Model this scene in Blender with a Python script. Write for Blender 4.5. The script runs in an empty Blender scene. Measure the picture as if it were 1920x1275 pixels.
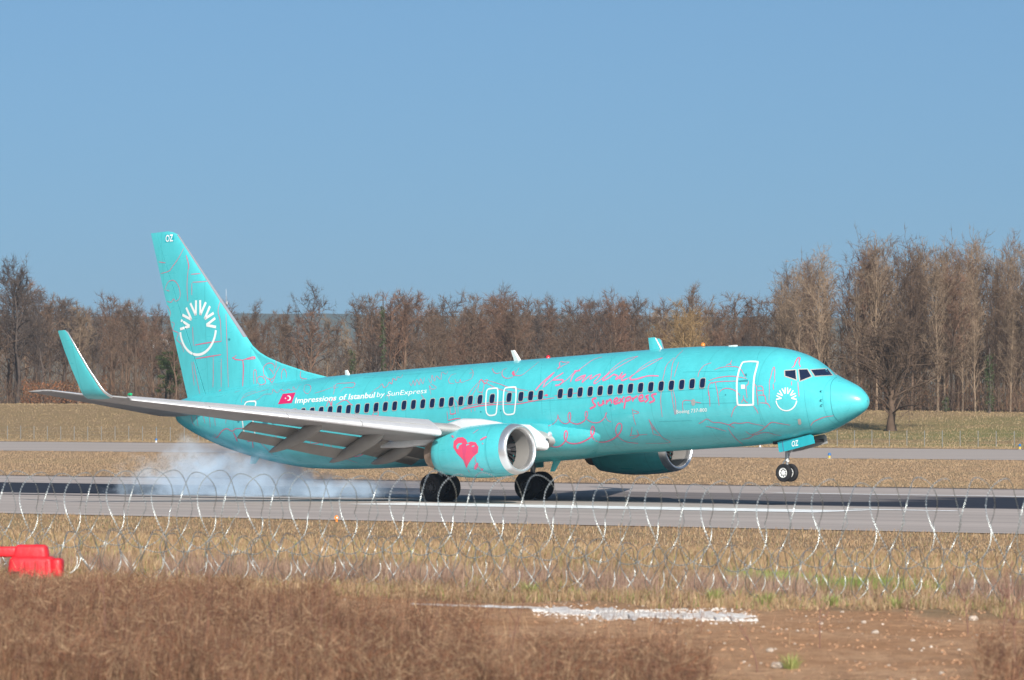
import bpy, bmesh, math, random
import numpy as np
from mathutils import Vector, Matrix
from mathutils.bvhtree import BVHTree

sc = bpy.context.scene
C = sc.collection
rad = math.radians

# ------------------------------------------------------------------ camera
CAM_H = 4.2                       # metres above the runway
FPX = 9000.0                      # focal length in photograph pixels (1920 wide)
TILT = math.atan((742.0 - 637.5) / FPX)
cam_d = bpy.data.cameras.new('camera')
cam = bpy.data.objects.new('camera', cam_d)
C.objects.link(cam)
cam.location = (0, 0, CAM_H)
cam.rotation_euler = (math.pi / 2 + TILT, 0, 0)
cam_d.sensor_fit = 'HORIZONTAL'
cam_d.sensor_width = 36.0
cam_d.lens = 36.0 * FPX / 1920.0
cam_d.clip_start = 0.5
cam_d.clip_end = 30000
cam_d.dof.use_dof = True
cam_d.dof.focus_distance = 188.0
cam_d.dof.aperture_fstop = 6.3
sc.camera = cam

# ------------------------------------------------------------------ sky and sun
SUN_AZ, SUN_EL = rad(77), rad(29)         # azimuth from +X turning towards the viewer (-Y)
SUN_DIR = Vector((math.cos(SUN_EL) * math.cos(SUN_AZ), -math.cos(SUN_EL) * math.sin(SUN_AZ), math.sin(SUN_EL)))
world = bpy.data.worlds.new('World')
sc.world = world
world.use_nodes = True
wn, wl = world.node_tree.nodes, world.node_tree.links
sky = wn.new('ShaderNodeTexSky')
sky.sky_type = 'NISHITA'
sky.sun_disc = False
sky.sun_elevation = SUN_EL
sky.sun_rotation = math.atan2(SUN_DIR.x, SUN_DIR.y)
sky.altitude = 250
sky.air_density = 0.7
sky.dust_density = 3.0
sky.ozone_density = 5.0
bg = wn['Background']
bg.inputs['Strength'].default_value = 0.104
sky_tc = wn.new('ShaderNodeTexCoord'); sky_up = wn.new('ShaderNodeVectorMath'); sky_up.operation = 'ADD'
sky_up.inputs[1].default_value = (0, 0, 0.06)
wl.new(sky_tc.outputs['Generated'], sky_up.inputs[0]); wl.new(sky_up.outputs[0], sky.inputs[0])
sky_tint = wn.new('ShaderNodeMix'); sky_tint.data_type = 'RGBA'; sky_tint.blend_type = 'MULTIPLY'; sky_tint.inputs[0].default_value = 1.0
sky_tint.inputs[7].default_value = (0.92, 1.05, 0.965, 1)
wl.new(sky.outputs[0], sky_tint.inputs[6]); wl.new(sky_tint.outputs[2], bg.inputs['Color'])
sun_d = bpy.data.lights.new('sun', 'SUN')
sun_d.energy = 5.0
sun_d.angle = rad(0.55)
sun_d.color = (1.0, 0.93, 0.84)
sun = bpy.data.objects.new('sun', sun_d)
C.objects.link(sun)
sun.location = (20, -60, 60)
sun.rotation_euler = SUN_DIR.to_track_quat('Z', 'Y').to_euler()

sc.view_settings.view_transform = 'Standard'
sc.view_settings.look = 'None'
sc.view_settings.exposure = 0.24
sc.view_settings.gamma = 1.0
sc.cycles.use_denoising = True
sc.cycles.max_bounces = 6
sc.cycles.diffuse_bounces = 2
sc.cycles.glossy_bounces = 3
sc.cycles.transmission_bounces = 3
sc.cycles.transparent_max_bounces = 8
sc.cycles.volume_bounces = 2
sc.cycles.caustics_reflective = False
sc.cycles.caustics_refractive = False

# ------------------------------------------------------------------ frames of reference
PR = math.atan(0.762)                                         # runway direction against the picture plane
TV = np.array([math.cos(PR), -math.sin(PR)])                  # along the runway
NV = np.array([math.sin(PR), math.cos(PR)])                   # across it, away from the viewer
def pq(p, q, z=0.0):
    return (TV[0] * p + NV[0] * q, TV[1] * p + NV[1] * q, z)
def ss(a, b, x):
    t = np.clip((np.asarray(x, float) - a) / (b - a), 0, 1)
    return t * t * (3 - 2 * t)
def vnoise(x, y, seed=0):
    """cheap smooth value noise for arrays"""
    x = np.asarray(x, float); y = np.asarray(y, float)
    xi = np.floor(x).astype(np.int64); yi = np.floor(y).astype(np.int64)
    xf = x - xi; yf = y - yi
    def h(a, b):
        n = (a * 374761393 + b * 668265263 + seed * 982451653) & 0x7fffffff
        n = ((n ^ (n >> 13)) * 1274126177) & 0x7fffffff
        return ((n ^ (n >> 16)) & 0xffff) / 65535.0
    u = xf * xf * (3 - 2 * xf); v = yf * yf * (3 - 2 * yf)
    return (h(xi, yi) * (1 - u) + h(xi + 1, yi) * u) * (1 - v) + (h(xi, yi + 1) * (1 - u) + h(xi + 1, yi + 1) * u) * v
def ground_z(p, q):
    p = np.asarray(p, float); q = np.asarray(q, float)
    near = 1.95 * (1 - ss(47, 112, q))
    near = near + (1 - ss(40, 60, q)) * 0.10 * (vnoise(p * 0.9, q * 0.9, 3) - 0.5)
    bank = ss(338, 420, q) * (2.25 - 0.0085 * (p + 230)) * np.where(q > 330, 1, 0)
    bank = np.clip(bank, 0, 3.2) * (1 - 0.7 * ss(700, 1500, q))
    bump = 0.10 * (vnoise(p * .2, q * .2, 9) - .5) * (ss(325, 345, q))
    return near + bank + bump - 0.0
def gz(p, q):
    return float(ground_z(p, q))
def px_ray(px, py):
    x = (px - 960) / FPX; u = (637.5 - py) / FPX
    ct, st = math.cos(TILT), math.sin(TILT)
    return Vector((x, ct - u * st, st + u * ct))

# ------------------------------------------------------------------ materials
def mat(name, col, rough=0.6, metal=0.0, spec=0.5, var=0.0, scale=3.0, bump=0.0, bscale=None, coat=0.0, attr=None, rnd=0.0, col2=None):
    m = bpy.data.materials.new(name)
    m.use_nodes = True
    n, l = m.node_tree.nodes, m.node_tree.links
    b = n['Principled BSDF']
    b.inputs['Roughness'].default_value = rough
    b.inputs['Metallic'].default_value = metal
    b.inputs['Specular IOR Level'].default_value = spec
    b.inputs['Coat Weight'].default_value = coat
    b.inputs['Coat Roughness'].default_value = 0.08
    b.inputs['Base Color'].default_value = (*col, 1)
    out = None
    tc = n.new('ShaderNodeTexCoord')
    if attr:
        a = n.new('ShaderNodeVertexColor'); a.layer_name = attr
        out = a.outputs['Color']
    if var or col2:
        nz = n.new('ShaderNodeTexNoise'); nz.inputs['Scale'].default_value = scale; nz.inputs['Detail'].default_value = 5
        l.new(tc.outputs['Object'], nz.inputs['Vector'])
        mx = n.new('ShaderNodeMix'); mx.data_type = 'RGBA'
        rmp = n.new('ShaderNodeMapRange'); rmp.inputs[1].default_value = .32; rmp.inputs[2].default_value = .68
        l.new(nz.outputs['Fac'], rmp.inputs[0]); l.new(rmp.outputs[0], mx.inputs[0])
        if col2:
            mx.inputs[6].default_value = (*col, 1); mx.inputs[7].default_value = (*col2, 1)
        else:
            mx.inputs[6].default_value = (*[c * (1 - var) for c in col], 1); mx.inputs[7].default_value = (*[min(1, c * (1 + var)) for c in col], 1)
        out = mx.outputs[2]
    if rnd:
        oi = n.new('ShaderNodeObjectInfo'); hs = n.new('ShaderNodeHueSaturation')
        mr = n.new('ShaderNodeMapRange'); mr.inputs[3].default_value = 1 - rnd; mr.inputs[4].default_value = 1 + rnd
        l.new(oi.outputs['Random'], mr.inputs[0]); l.new(mr.outputs[0], hs.inputs['Value'])
        if out: l.new(out, hs.inputs['Color'])
        else: hs.inputs['Color'].default_value = (*col, 1)
        out = hs.outputs[0]
    if out: l.new(out, b.inputs['Base Color'])
    if bump:
        nb = n.new('ShaderNodeTexNoise'); nb.inputs['Scale'].default_value = bscale or scale; nb.inputs['Detail'].default_value = 6
        l.new(tc.outputs['Object'], nb.inputs['Vector'])
        bp = n.new('ShaderNodeBump'); bp.inputs['Strength'].default_value = bump; bp.inputs['Distance'].default_value = 0.05
        l.new(nb.outputs['Fac'], bp.inputs['Height']); l.new(bp.outputs[0], b.inputs['Normal'])
    return m

TEAL = (0.080, 0.545, 0.595)
def paint(name, col, rough=0.32):
    m = mat(name, col, rough, var=0.05, scale=0.7, coat=0.45)
    n, l = m.node_tree.nodes, m.node_tree.links
    b = n['Principled BSDF']
    # faint streaky grime along the airflow
    tc = n.new('ShaderNodeTexCoord'); mp = n.new('ShaderNodeMapping'); mp.inputs['Scale'].default_value = (.5, 6, 6)
    nz = n.new('ShaderNodeTexNoise'); nz.inputs['Scale'].default_value = 1.2; nz.inputs['Detail'].default_value = 6
    l.new(tc.outputs['Object'], mp.inputs[0]); l.new(mp.outputs[0], nz.inputs['Vector'])
    mr = n.new('ShaderNodeMapRange'); mr.inputs[1].default_value = .3; mr.inputs[2].default_value = .7
    mr.inputs[3].default_value = rough - .07; mr.inputs[4].default_value = rough + .12
    l.new(nz.outputs['Fac'], mr.inputs[0]); l.new(mr.outputs[0], b.inputs['Roughness'])
    # skin joints every few frames and a little dirt trailing from them
    sp = n.new('ShaderNodeSeparateXYZ'); l.new(tc.outputs['Object'], sp.inputs[0])
    fr = n.new('ShaderNodeMath'); fr.operation = 'PINGPONG'; fr.inputs[1].default_value = 1.27; l.new(sp.outputs[0], fr.inputs[0])
    jn = n.new('ShaderNodeMapRange'); jn.inputs[1].default_value = .012; jn.inputs[2].default_value = .03; jn.inputs[3].default_value = 1; jn.inputs[4].default_value = 0
    l.new(fr.outputs[0], jn.inputs[0])
    mp2 = n.new('ShaderNodeMapping'); mp2.inputs['Scale'].default_value = (2.2, 2.2, .7)
    n3 = n.new('ShaderNodeTexNoise'); n3.inputs['Scale'].default_value = 1.6; n3.inputs['Detail'].default_value = 7; n3.inputs['Roughness'].default_value = .7
    l.new(tc.outputs['Object'], mp2.inputs[0]); l.new(mp2.outputs[0], n3.inputs['Vector'])
    gm = n.new('ShaderNodeMapRange'); gm.inputs[1].default_value = .42; gm.inputs[2].default_value = .72; gm.inputs[4].default_value = .22
    l.new(n3.outputs['Fac'], gm.inputs[0])
    ad = n.new('ShaderNodeMath'); ad.operation = 'MULTIPLY_ADD'; ad.inputs[1].default_value = .30; l.new(jn.outputs[0], ad.inputs[0]); l.new(gm.outputs[0], ad.inputs[2])
    src = b.inputs['Base Color'].links[0].from_socket
    dk = n.new('ShaderNodeMix'); dk.data_type = 'RGBA'; dk.inputs[7].default_value = (col[0] * .45, col[1] * .55, col[2] * .56, 1)
    l.new(ad.outputs[0], dk.inputs[0]); l.new(src, dk.inputs[6]); l.new(dk.outputs[2], b.inputs['Base Color'])
    return m
M = {}
M['teal'] = paint('turquoise_paint', TEAL)
M['teal_dark'] = paint('deep_turquoise_paint', (0.02, 0.42, 0.50))
M['pink'] = mat('pink_print', (0.70, 0.13, 0.26), .4)
M['pink_soft'] = mat('soft_pink_print', (0.66, 0.13, 0.23), .4)
M['white'] = mat('white_paint', (0.80, 0.81, 0.80), .35)
M['offwhite'] = mat('offwhite_paint', (0.62, 0.64, 0.66), .4, var=.08, scale=2)
M['wing_grey'] = mat('grey_wing_paint', (0.34, 0.34, 0.34), .45, var=.10, scale=1.3)
M['flap_grey'] = mat('flap_paint', (0.27, 0.255, 0.24), .5, var=.12, scale=1.5)
M['alu'] = mat('polished_aluminium', (0.84, 0.84, 0.85), .30, metal=.85, var=.05, scale=2)
M['slat'] = mat('bright_slat_metal', (0.72, 0.72, 0.74), .30, metal=.55, var=.05, scale=2)
M['fin_edge'] = mat('worn_fin_edge', (0.24, 0.25, 0.29), .6)
M['pink_script'] = mat('pink_script_print', (0.74, 0.20, 0.36), .4)
M['alu_rough'] = mat('brushed_aluminium', (0.58, 0.58, 0.6), .45, metal=.8)
M['nozzle'] = mat('heat_stained_metal', (0.42, 0.32, 0.25), .45, metal=.7, var=.2, scale=4)
M['glass'] = mat('dark_window_glass', (0.006, 0.016, 0.055), .12, spec=.6)
M['cockpit'] = mat('cockpit_glass', (0.012, 0.02, 0.05), .08, spec=.7)
M['frame'] = mat('window_frame', (0.42, 0.40, 0.38), .5)
M['rubber'] = mat('tyre_rubber', (0.013, 0.013, 0.016), .75, var=.3, scale=6)
M['black'] = mat('black_recess', (0.01, 0.01, 0.012), .7)
M['strut'] = mat('gear_strut', (0.33, 0.34, 0.36), .4, metal=.3)
M['line'] = mat('panel_line', (0.03, 0.25, 0.30), .6)
M['red'] = mat('red_plastic', (0.62, 0.02, 0.03), .5, var=.25, scale=7, bump=.15, bscale=20)
M['flag'] = mat('flag_red', (0.62, 0.02, 0.13), .4)
M['beacon'] = mat('beacon_red', (0.7, .02, .04), .2)
M['amber'] = mat('orange_plastic', (0.75, .22, .03), .4)
M['blue'] = mat('blue_plastic', (0.03, .16, .42), .4)
M['yellow'] = mat('yellow_paint', (0.75, .5, .06), .5)
M['fan'] = mat('fan_blades', (0.045, 0.045, 0.05), .5, metal=.4)
M['inlet'] = mat('inlet_liner', (0.27, 0.26, 0.25), .5)

# ------------------------------------------------------------------ mesh helpers
def np_mesh(name, V, faces, smooth=False):
    me = bpy.data.meshes.new(name)
    V = np.asarray(V, np.float32).reshape(-1, 3)
    if isinstance(faces, np.ndarray):
        faces = [faces]
    loops, starts, tot = [], [], 0
    for f in faces:
        f = np.asarray(f, np.int32)
        k = f.shape[1]
        loops.append(f.ravel()); starts.append(tot + np.arange(len(f), dtype=np.int32) * k); tot += f.size
    loops = np.concatenate(loops); starts = np.concatenate(starts)
    me.vertices.add(len(V)); me.vertices.foreach_set('co', V.ravel())
    me.loops.add(len(loops)); me.loops.foreach_set('vertex_index', loops)
    me.polygons.add(len(starts)); me.polygons.foreach_set('loop_start', starts)
    me.update(calc_edges=True); me.validate()
    if smooth: me.polygons.foreach_set('use_smooth', np.ones(len(me.polygons), bool))
    return me
def obj(name, me, m=None, parent=None, loc=None):
    o = bpy.data.objects.new(name, me)
    C.objects.link(o)
    if m is not None and not me.materials: me.materials.append(m)
    if parent is not None: o.parent = parent
    if loc is not None: o.location = loc
    return o
def empty(name, loc=(0, 0, 0), rotz=0.0):
    o = bpy.data.objects.new(name, None); C.objects.link(o)
    o.location = loc; o.rotation_euler = (0, 0, rotz); o.empty_display_size = .2
    return o
def tag(o, label=None, cat=None, group=None, kind=None):
    if label: o['label'] = label
    if cat: o['category'] = cat
    if group: o['group'] = group
    if kind: o['kind'] = kind
    return o
class MB:
    """collects simple shapes into one mesh"""
    def __init__(s): s.v = []; s.f = []
    def add(s, v, f):
        k = len(s.v); s.v += [tuple(map(float, a)) for a in v]; s.f += [[i + k for i in g] for g in f]
    def box(s, c, d, R=None):
        x, y, z = [e / 2 for e in d]
        v = [Vector((a * x, b * y, e * z)) for a in (-1, 1) for b in (-1, 1) for e in (-1, 1)]
        if R is not None: v = [R @ a for a in v]
        c = Vector(c)
        s.add([a + c for a in v], [(0, 1, 3, 2), (4, 6, 7, 5), (0, 4, 5, 1), (2, 3, 7, 6), (0, 2, 6, 4), (1, 5, 7, 3)])
    def tube(s, pts, rs, n=8, cap=True):
        pts = [Vector(p) for p in pts]
        if not hasattr(rs, '__len__'): rs = [rs] * len(pts)
        rings = []
        up = None
        for i, p in enumerate(pts):
            t = (pts[min(i + 1, len(pts) - 1)] - pts[max(i - 1, 0)]).normalized()
            if up is None: up = Vector((0, 0, 1)) if abs(t.z) < .9 else Vector((1, 0, 0))
            a = t.cross(up)
            a = a.normalized() if a.length > 1e-6 else t.orthogonal().normalized()
            b = a.cross(t); up = b
            rings.append([p + (a * math.cos(2 * math.pi * k / n) + b * math.sin(2 * math.pi * k / n)) * rs[i] for k in range(n)])
        v = [q for r in rings for q in r]; f = []
        for i in range(len(pts) - 1):
            for k in range(n):
                f.append((i * n + k, i * n + (k + 1) % n, (i + 1) * n + (k + 1) % n, (i + 1) * n + k))
        if cap: f += [tuple(range(n))[::-1], tuple((len(pts) - 1) * n + k for k in range(n))]
        s.add(v, f)
    def lathe(s, prof, c, axis, n=32, close=False):
        """prof: (along axis, radius)"""
        ax = Vector(axis).normalized(); a = ax.orthogonal().normalized(); b = ax.cross(a); c = Vector(c)
        v = []; f = []
        for (u, r) in prof:
            for k in range(n):
                th = 2 * math.pi * k / n
                v.append(c + ax * u + (a * math.cos(th) + b * math.sin(th)) * r)
        m_ = len(prof)
        for i in range(m_ if close else m_ - 1):
            j = (i + 1) % m_
            for k in range(n):
                f.append((i * n + k, i * n + (k + 1) % n, j * n + (k + 1) % n, j * n + k))
        s.add(v, f)
    def loft(s, secs, cap=True, closed=True):
        n = len(secs[0]); v = [p for r in secs for p in r]; f = []
        for i in range(len(secs) - 1):
            for k in range(n if closed else n - 1):
                f.append((i * n + k, i * n + (k + 1) % n, (i + 1) * n + (k + 1) % n, (i + 1) * n + k))
        if cap: f += [tuple(range(n))[::-1], tuple((len(secs) - 1) * n + k for k in range(n))]
        s.add(v, f)
    def mesh(s, name, smooth=False, auto=None):
        me = bpy.data.meshes.new(name); me.from_pydata(s.v, [], s.f); me.update()
        bm = bmesh.new(); bm.from_mesh(me); bmesh.ops.recalc_face_normals(bm, faces=bm.faces); bm.to_mesh(me); bm.free()
        if smooth:
            me.polygons.foreach_set('use_smooth', np.ones(len(me.polygons), bool))
            if auto: me.set_sharp_from_angle(angle=rad(auto))
        return me
def shape(name, parent, m, fn, smooth=False, auto=35):
    b = MB(); fn(b)
    return obj(name, b.mesh(name, smooth, auto), m, parent)

# ================================================================== THE SETTING
def grid_sheet(name, ps, qs, zf, m, kind='structure'):
    P, Q = np.meshgrid(ps, qs)
    X = TV[0] * P + NV[0] * Q; Y = TV[1] * P + NV[1] * Q; Z = zf(P, Q)
    V = np.stack([X, Y, Z], -1).reshape(-1, 3)
    nq, np_ = P.shape
    i = (np.arange(nq - 1)[:, None] * np_ + np.arange(np_ - 1)[None, :]).ravel()
    F = np.stack([i, i + 1, i + np_ + 1, i + np_], 1)
    o = obj(name, np_mesh(name, V, F, True), m)
    if kind: o['kind'] = kind
    return o
def node_q(n, l):
    """sockets giving metres across (q) and along (p) the runway"""
    g = n.new('ShaderNodeNewGeometry')
    d = n.new('ShaderNodeVectorMath'); d.operation = 'DOT_PRODUCT'; d.inputs[1].default_value = (NV[0], NV[1], 0)
    e = n.new('ShaderNodeVectorMath'); e.operation = 'DOT_PRODUCT'; e.inputs[1].default_value = (TV[0], TV[1], 0)
    l.new(g.outputs['Position'], d.inputs[0]); l.new(g.outputs['Position'], e.inputs[0])
    cb = n.new('ShaderNodeCombineXYZ')
    l.new(e.outputs['Value'], cb.inputs[0]); l.new(d.outputs['Value'], cb.inputs[1])
    return d.outputs['Value'], e.outputs['Value'], cb.outputs[0]
def nn(n, l, vec, scale, detail=5, stretch=(1, 1, 1), rough=.6):
    mp = n.new('ShaderNodeMapping'); mp.inputs['Scale'].default_value = stretch
    l.new(vec, mp.inputs[0])
    t = n.new('ShaderNodeTexNoise'); t.inputs['Scale'].default_value = scale; t.inputs['Detail'].default_value = detail; t.inputs['Roughness'].default_value = rough
    l.new(mp.outputs[0], t.inputs['Vector'])
    return t.outputs['Fac']
def rng_(n, l, v, a, b, c=0., d=1.):
    m_ = n.new('ShaderNodeMapRange'); m_.interpolation_type = 'SMOOTHSTEP'
    m_.inputs[1].default_value = a; m_.inputs[2].default_value = b; m_.inputs[3].default_value = c; m_.inputs[4].default_value = d
    l.new(v, m_.inputs[0]); return m_.outputs[0]
def mth(n, l, op, a, b):
    m_ = n.new('ShaderNodeMath'); m_.operation = op
    for k, v in enumerate((a, b)):
        if isinstance(v, (int, float)): m_.inputs[k].default_value = v
        else: l.new(v, m_.inputs[k])
    return m_.outputs[0]
def mixc(n, l, f, a, b):
    m_ = n.new('ShaderNodeMix'); m_.data_type = 'RGBA'
    if isinstance(f, (int, float)): m_.inputs[0].default_value = f
    else: l.new(f, m_.inputs[0])
    for k, v in ((6, a), (7, b)):
        if isinstance(v, tuple): m_.inputs[k].default_value = (*v, 1)
        else: l.new(v, m_.inputs[k])
    return m_.outputs[2]

def ground_material():
    m = bpy.data.materials.new('field_ground'); m.use_nodes = True
    n, l = m.node_tree.nodes, m.node_tree.links
    b = n['Principled BSDF']; b.inputs['Roughness'].default_value = .95; b.inputs['Specular IOR Level'].default_value = .1
    q, p, v = node_q(n, l)
    big = nn(n, l, v, .05, 4); mid = nn(n, l, v, .6, 6); fine = nn(n, l, v, 5, 7, rough=.7); tuft = nn(n, l, v, 1.4, 6, (.35, 1, 1), .75)
    straw = mixc(n, l, rng_(n, l, tuft, .34, .66), (.24, .155, .09), (.34, .235, .145))
    straw = mixc(n, l, rng_(n, l, big, .45, .65, 0, .35), straw, (.30, .25, .12))
    straw = mixc(n, l, rng_(n, l, fine, .4, .7, 0, .5), straw, (.40, .30, .19))
    # greener verge in front of the wood
    bankc = mixc(n, l, rng_(n, l, mid, .35, .65), (.29, .195, .11), (.25, .18, .09))
    bankc = mixc(n, l, mth(n, l, 'MULTIPLY', rng_(n, l, p, -262, -225), rng_(n, l, big, .35, .6)), bankc, (.17, .18, .06))
    bankc = mixc(n, l, rng_(n, l, fine, .4, .7, 0, .4), bankc, (.34, .26, .15))
    col = mixc(n, l, rng_(n, l, q, 322, 340), straw, bankc)
    # rough brown edge beside the tarmac
    soil = mixc(n, l, rng_(n, l, mid, .35, .65), (.48, .262, .138), (.59, .365, .22))
    soil = mixc(n, l, rng_(n, l, fine, .42, .66, 0, .8), soil, (.33, .18, .10))
    qn = mth(n, l, 'ADD', q, mth(n, l, 'MULTIPLY', mth(n, l, 'SUBTRACT', mid, .5), 5.0))
    col = mixc(n, l, rng_(n, l, qn, 41.2, 42.6), soil, col)
    # woodland floor
    col = mixc(n, l, rng_(n, l, q, 418, 430), col, (.13, .085, .055))
    far = mixc(n, l, rng_(n, l, big, .4, .6), (.20, .17, .09), (.10, .12, .06))
    col = mixc(n, l, rng_(n, l, q, 600, 900), col, far)
    l.new(col, b.inputs['Base Color'])
    bp = n.new('ShaderNodeBump'); bp.inputs['Strength'].default_value = .9; bp.inputs['Distance'].default_value = .12
    l.new(mth(n, l, 'ADD', fine, mth(n, l, 'MULTIPLY', tuft, .8)), bp.inputs['Height']); l.new(bp.outputs[0], b.inputs['Normal'])
    return m
ps = np.unique(np.concatenate([np.linspace(-6000, -500, 12), np.linspace(-500, 250, 90), np.linspace(-60, 10, 141), np.linspace(250, 6000, 12)]))
qs = np.unique(np.concatenate([np.linspace(-300, 20, 6), np.linspace(20, 62, 106), np.linspace(62, 118, 30), np.linspace(118, 330, 16), np.linspace(330, 430, 40), np.linspace(440, 1600, 16), np.linspace(1800, 9000, 8)]))
grid_sheet('ground', ps, qs, ground_z, ground_material())

def tarmac_material(name, base, rubber):
    m = bpy.data.materials.new(name); m.use_nodes = True
    n, l = m.node_tree.nodes, m.node_tree.links
    b = n['Principled BSDF']; b.inputs['Roughness'].default_value = .82; b.inputs['Specular IOR Level'].default_value = .3
    q, p, v = node_q(n, l)
    st = nn(n, l, v, .55, 5, (.03, 1, 1)); st2 = nn(n, l, v, 2.2, 5, (.02, 1, 1)); fine = nn(n, l, v, 8, 5)
    col = mixc(n, l, rng_(n, l, st, .35, .65), tuple(c * .86 for c in base), tuple(c * 1.12 for c in base))
    col = mixc(n, l, rng_(n, l, st2, .45, .7, 0, .45), col, tuple(c * .78 for c in base))
    col = mixc(n, l, rng_(n, l, fine, .4, .7, 0, .25), col, tuple(c * 1.3 for c in base))
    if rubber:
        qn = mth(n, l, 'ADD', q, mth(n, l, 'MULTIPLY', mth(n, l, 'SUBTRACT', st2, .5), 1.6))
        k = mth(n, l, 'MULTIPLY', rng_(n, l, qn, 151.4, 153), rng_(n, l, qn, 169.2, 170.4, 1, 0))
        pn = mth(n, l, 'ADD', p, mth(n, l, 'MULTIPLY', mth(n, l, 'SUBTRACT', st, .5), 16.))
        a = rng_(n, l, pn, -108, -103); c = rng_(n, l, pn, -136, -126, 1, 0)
        k = mth(n, l, 'MULTIPLY', k, mth(n, l, 'MAXIMUM', mth(n, l, 'MAXIMUM', a, c), .55))  # rubber at both ends; middle stretch painted dark to deepen the aircraft's shadow
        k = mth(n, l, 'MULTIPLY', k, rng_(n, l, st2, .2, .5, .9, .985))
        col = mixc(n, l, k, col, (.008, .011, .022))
        # tyre streak of the touchdown
        w = mth(n, l, 'MULTIPLY', rng_(n, l, q, 148.55, 148.8), rng_(n, l, q, 149.9, 150.2, 1, 0))
        w = mth(n, l, 'MULTIPLY', w, mth(n, l, 'MULTIPLY', rng_(n, l, p, -152, -140), rng_(n, l, p, -119, -117, 1, 0)))
        col = mixc(n, l, mth(n, l, 'MULTIPLY', w, .9), col, (.008, .009, .014))
    l.new(col, b.inputs['Base Color'])
    return m
def strip(name, p0, p1, q0, q1, z, m, jag=0.0, n=2, kind='structure', parent=None):
    ps_ = np.linspace(p0, p1, n)
    rs = np.random.RandomState(int(abs(q0 * 7)) % 999)
    a = [pq(p, q0 + rs.uniform(-jag, jag), z) for p in ps_]; b_ = [pq(p, q1 + rs.uniform(-jag, jag), z) for p in ps_]
    V = a + b_; k = len(ps_)
    F = np.array([[i, i + 1, k + i + 1, k + i] for i in range(k - 1)])
    o = obj(name, np_mesh(name, V, F), m, parent)
    if kind: o['kind'] = kind
    return o
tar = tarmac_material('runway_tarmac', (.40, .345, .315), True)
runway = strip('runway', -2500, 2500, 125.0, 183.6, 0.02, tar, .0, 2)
# ragged grass-side edges so the tarmac does not end on a ruled line
edge_m = mat('verge_soil', (.27, .175, .10), .95, var=.25, scale=1.2)
strip('runway_verge', -330, 120, 184.0, 186.2, 0.012, mat('dark_verge', (.085, .06, .045), .95, var=.3, scale=.8), .5, 420)
taxi = strip('taxiway', -2500, 2500, 268.0, 320.0, 0.02, tarmac_material('taxiway_tarmac', (.40, .345, .31), False), 0, 2)
strip('taxiway_verge', -500, 100, 319.6, 322.6, 0.012, bpy.data.materials['dark_verge'], .6, 420)
wp = mat('worn_white_marking', (.86, .86, .85), .7, var=.18, scale=1.6)
for (a, b, c, d) in ((-117, -95.4, 143.0, 146.6), (-97.2, -92.6, 147.6, 148.5), (-116, -62, 170.4, 171.2), (-62, -40, 144, 146.6), (-84.6, -83.8, 144.3, 144.6)):
    strip('touchdown_marking', a, b, c, d, 0.034, wp, .10, 30, None, runway)

# ------------------------------------------------------------------ far hills
def hills(name, dist, base, amp, seed, m, depth=900, wl=260.):
    xs = np.linspace(-dist * .35, dist * .35, 160); ys = np.linspace(0, depth, 14)
    X, Y = np.meshgrid(xs, ys)
    prof = base + amp * (vnoise(X / wl + 31 * seed, Y / 400, seed) - .5) + amp * .35 * (vnoise(X / (wl * .22), Y / 90, seed + 5) - .5) + amp * .12 * (vnoise(X / 14, Y / 30, seed + 7) - .5)
    Z = prof * np.sin(np.clip(Y / (depth * .55), 0, 1) * math.pi / 2)
    V = np.stack([X, Y + dist, Z], -1).reshape(-1, 3)
    ny, nx = X.shape
    i = (np.arange(ny - 1)[:, None] * nx + np.arange(nx - 1)[None, :]).ravel()
    o = obj(name, np_mesh(name, V, np.stack([i, i + 1, i + nx + 1, i + nx], 1), True), m)
    o['kind'] = 'structure'
    return o
hm = mat('wooded_hill', (.035, .055, .040), .95, col2=(.075, .085, .045), scale=.03)
hm2 = mat('field_hill', (.07, .075, .05), .95, col2=(.19, .16, .10), scale=.012)
hills('far_hill', 4200, 82, 18, 2, hm, 1200, 420)
hills('hill', 2300, 34, 12, 5, hm2, 800, 200)

# ================================================================== THE AIRLINER
# x aft, top, bottom, half width, height of max width
ST=[(0.27,-.55,-.59,.02,-.57),(0.31,-.40,-.76,.19,-.575),(0.42,-.26,-.90,.34,-.57),(0.7,.0,-1.06,.56,-.55),(1.1,.20,-1.23,.80,-.51),(1.6,.42,-1.43,1.04,-.45),
(2.1,.68,-1.60,1.24,-.38),(2.5,.97,-1.69,1.38,-.31),(2.9,1.24,-1.73,1.495,-.25),(3.4,1.45,-1.81,1.61,-.18),(4.0,1.62,-1.87,1.71,-.12),(5.0,1.775,-1.95,1.81,-.06),(6.2,1.86,-1.985,1.86,-.02),(7.7,1.95,-1.99,1.88,0),(9,1.985,-1.99,1.88,0),(11,2.0,-1.99,1.88,0),
(22,2.0,-1.98,1.88,0),(24.8,1.99,-1.95,1.875,.02),(26.7,1.975,-1.90,1.84,.05),(28.7,1.94,-1.78,1.74,.12),(30.5,1.89,-1.50,1.56,.24),(32,1.83,-1.17,1.36,.37),(33.3,1.77,-.81,1.15,.5),(34.45,1.70,-.42,.93,.65),(35.35,1.62,-.06,.73,.78),(36.1,1.52,.29,.52,.9),(36.45,1.44,.5,.38,.96),(36.6,1.32,.72,.26,1.02),(36.64,1.2,.9,.12,1.05)]
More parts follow.
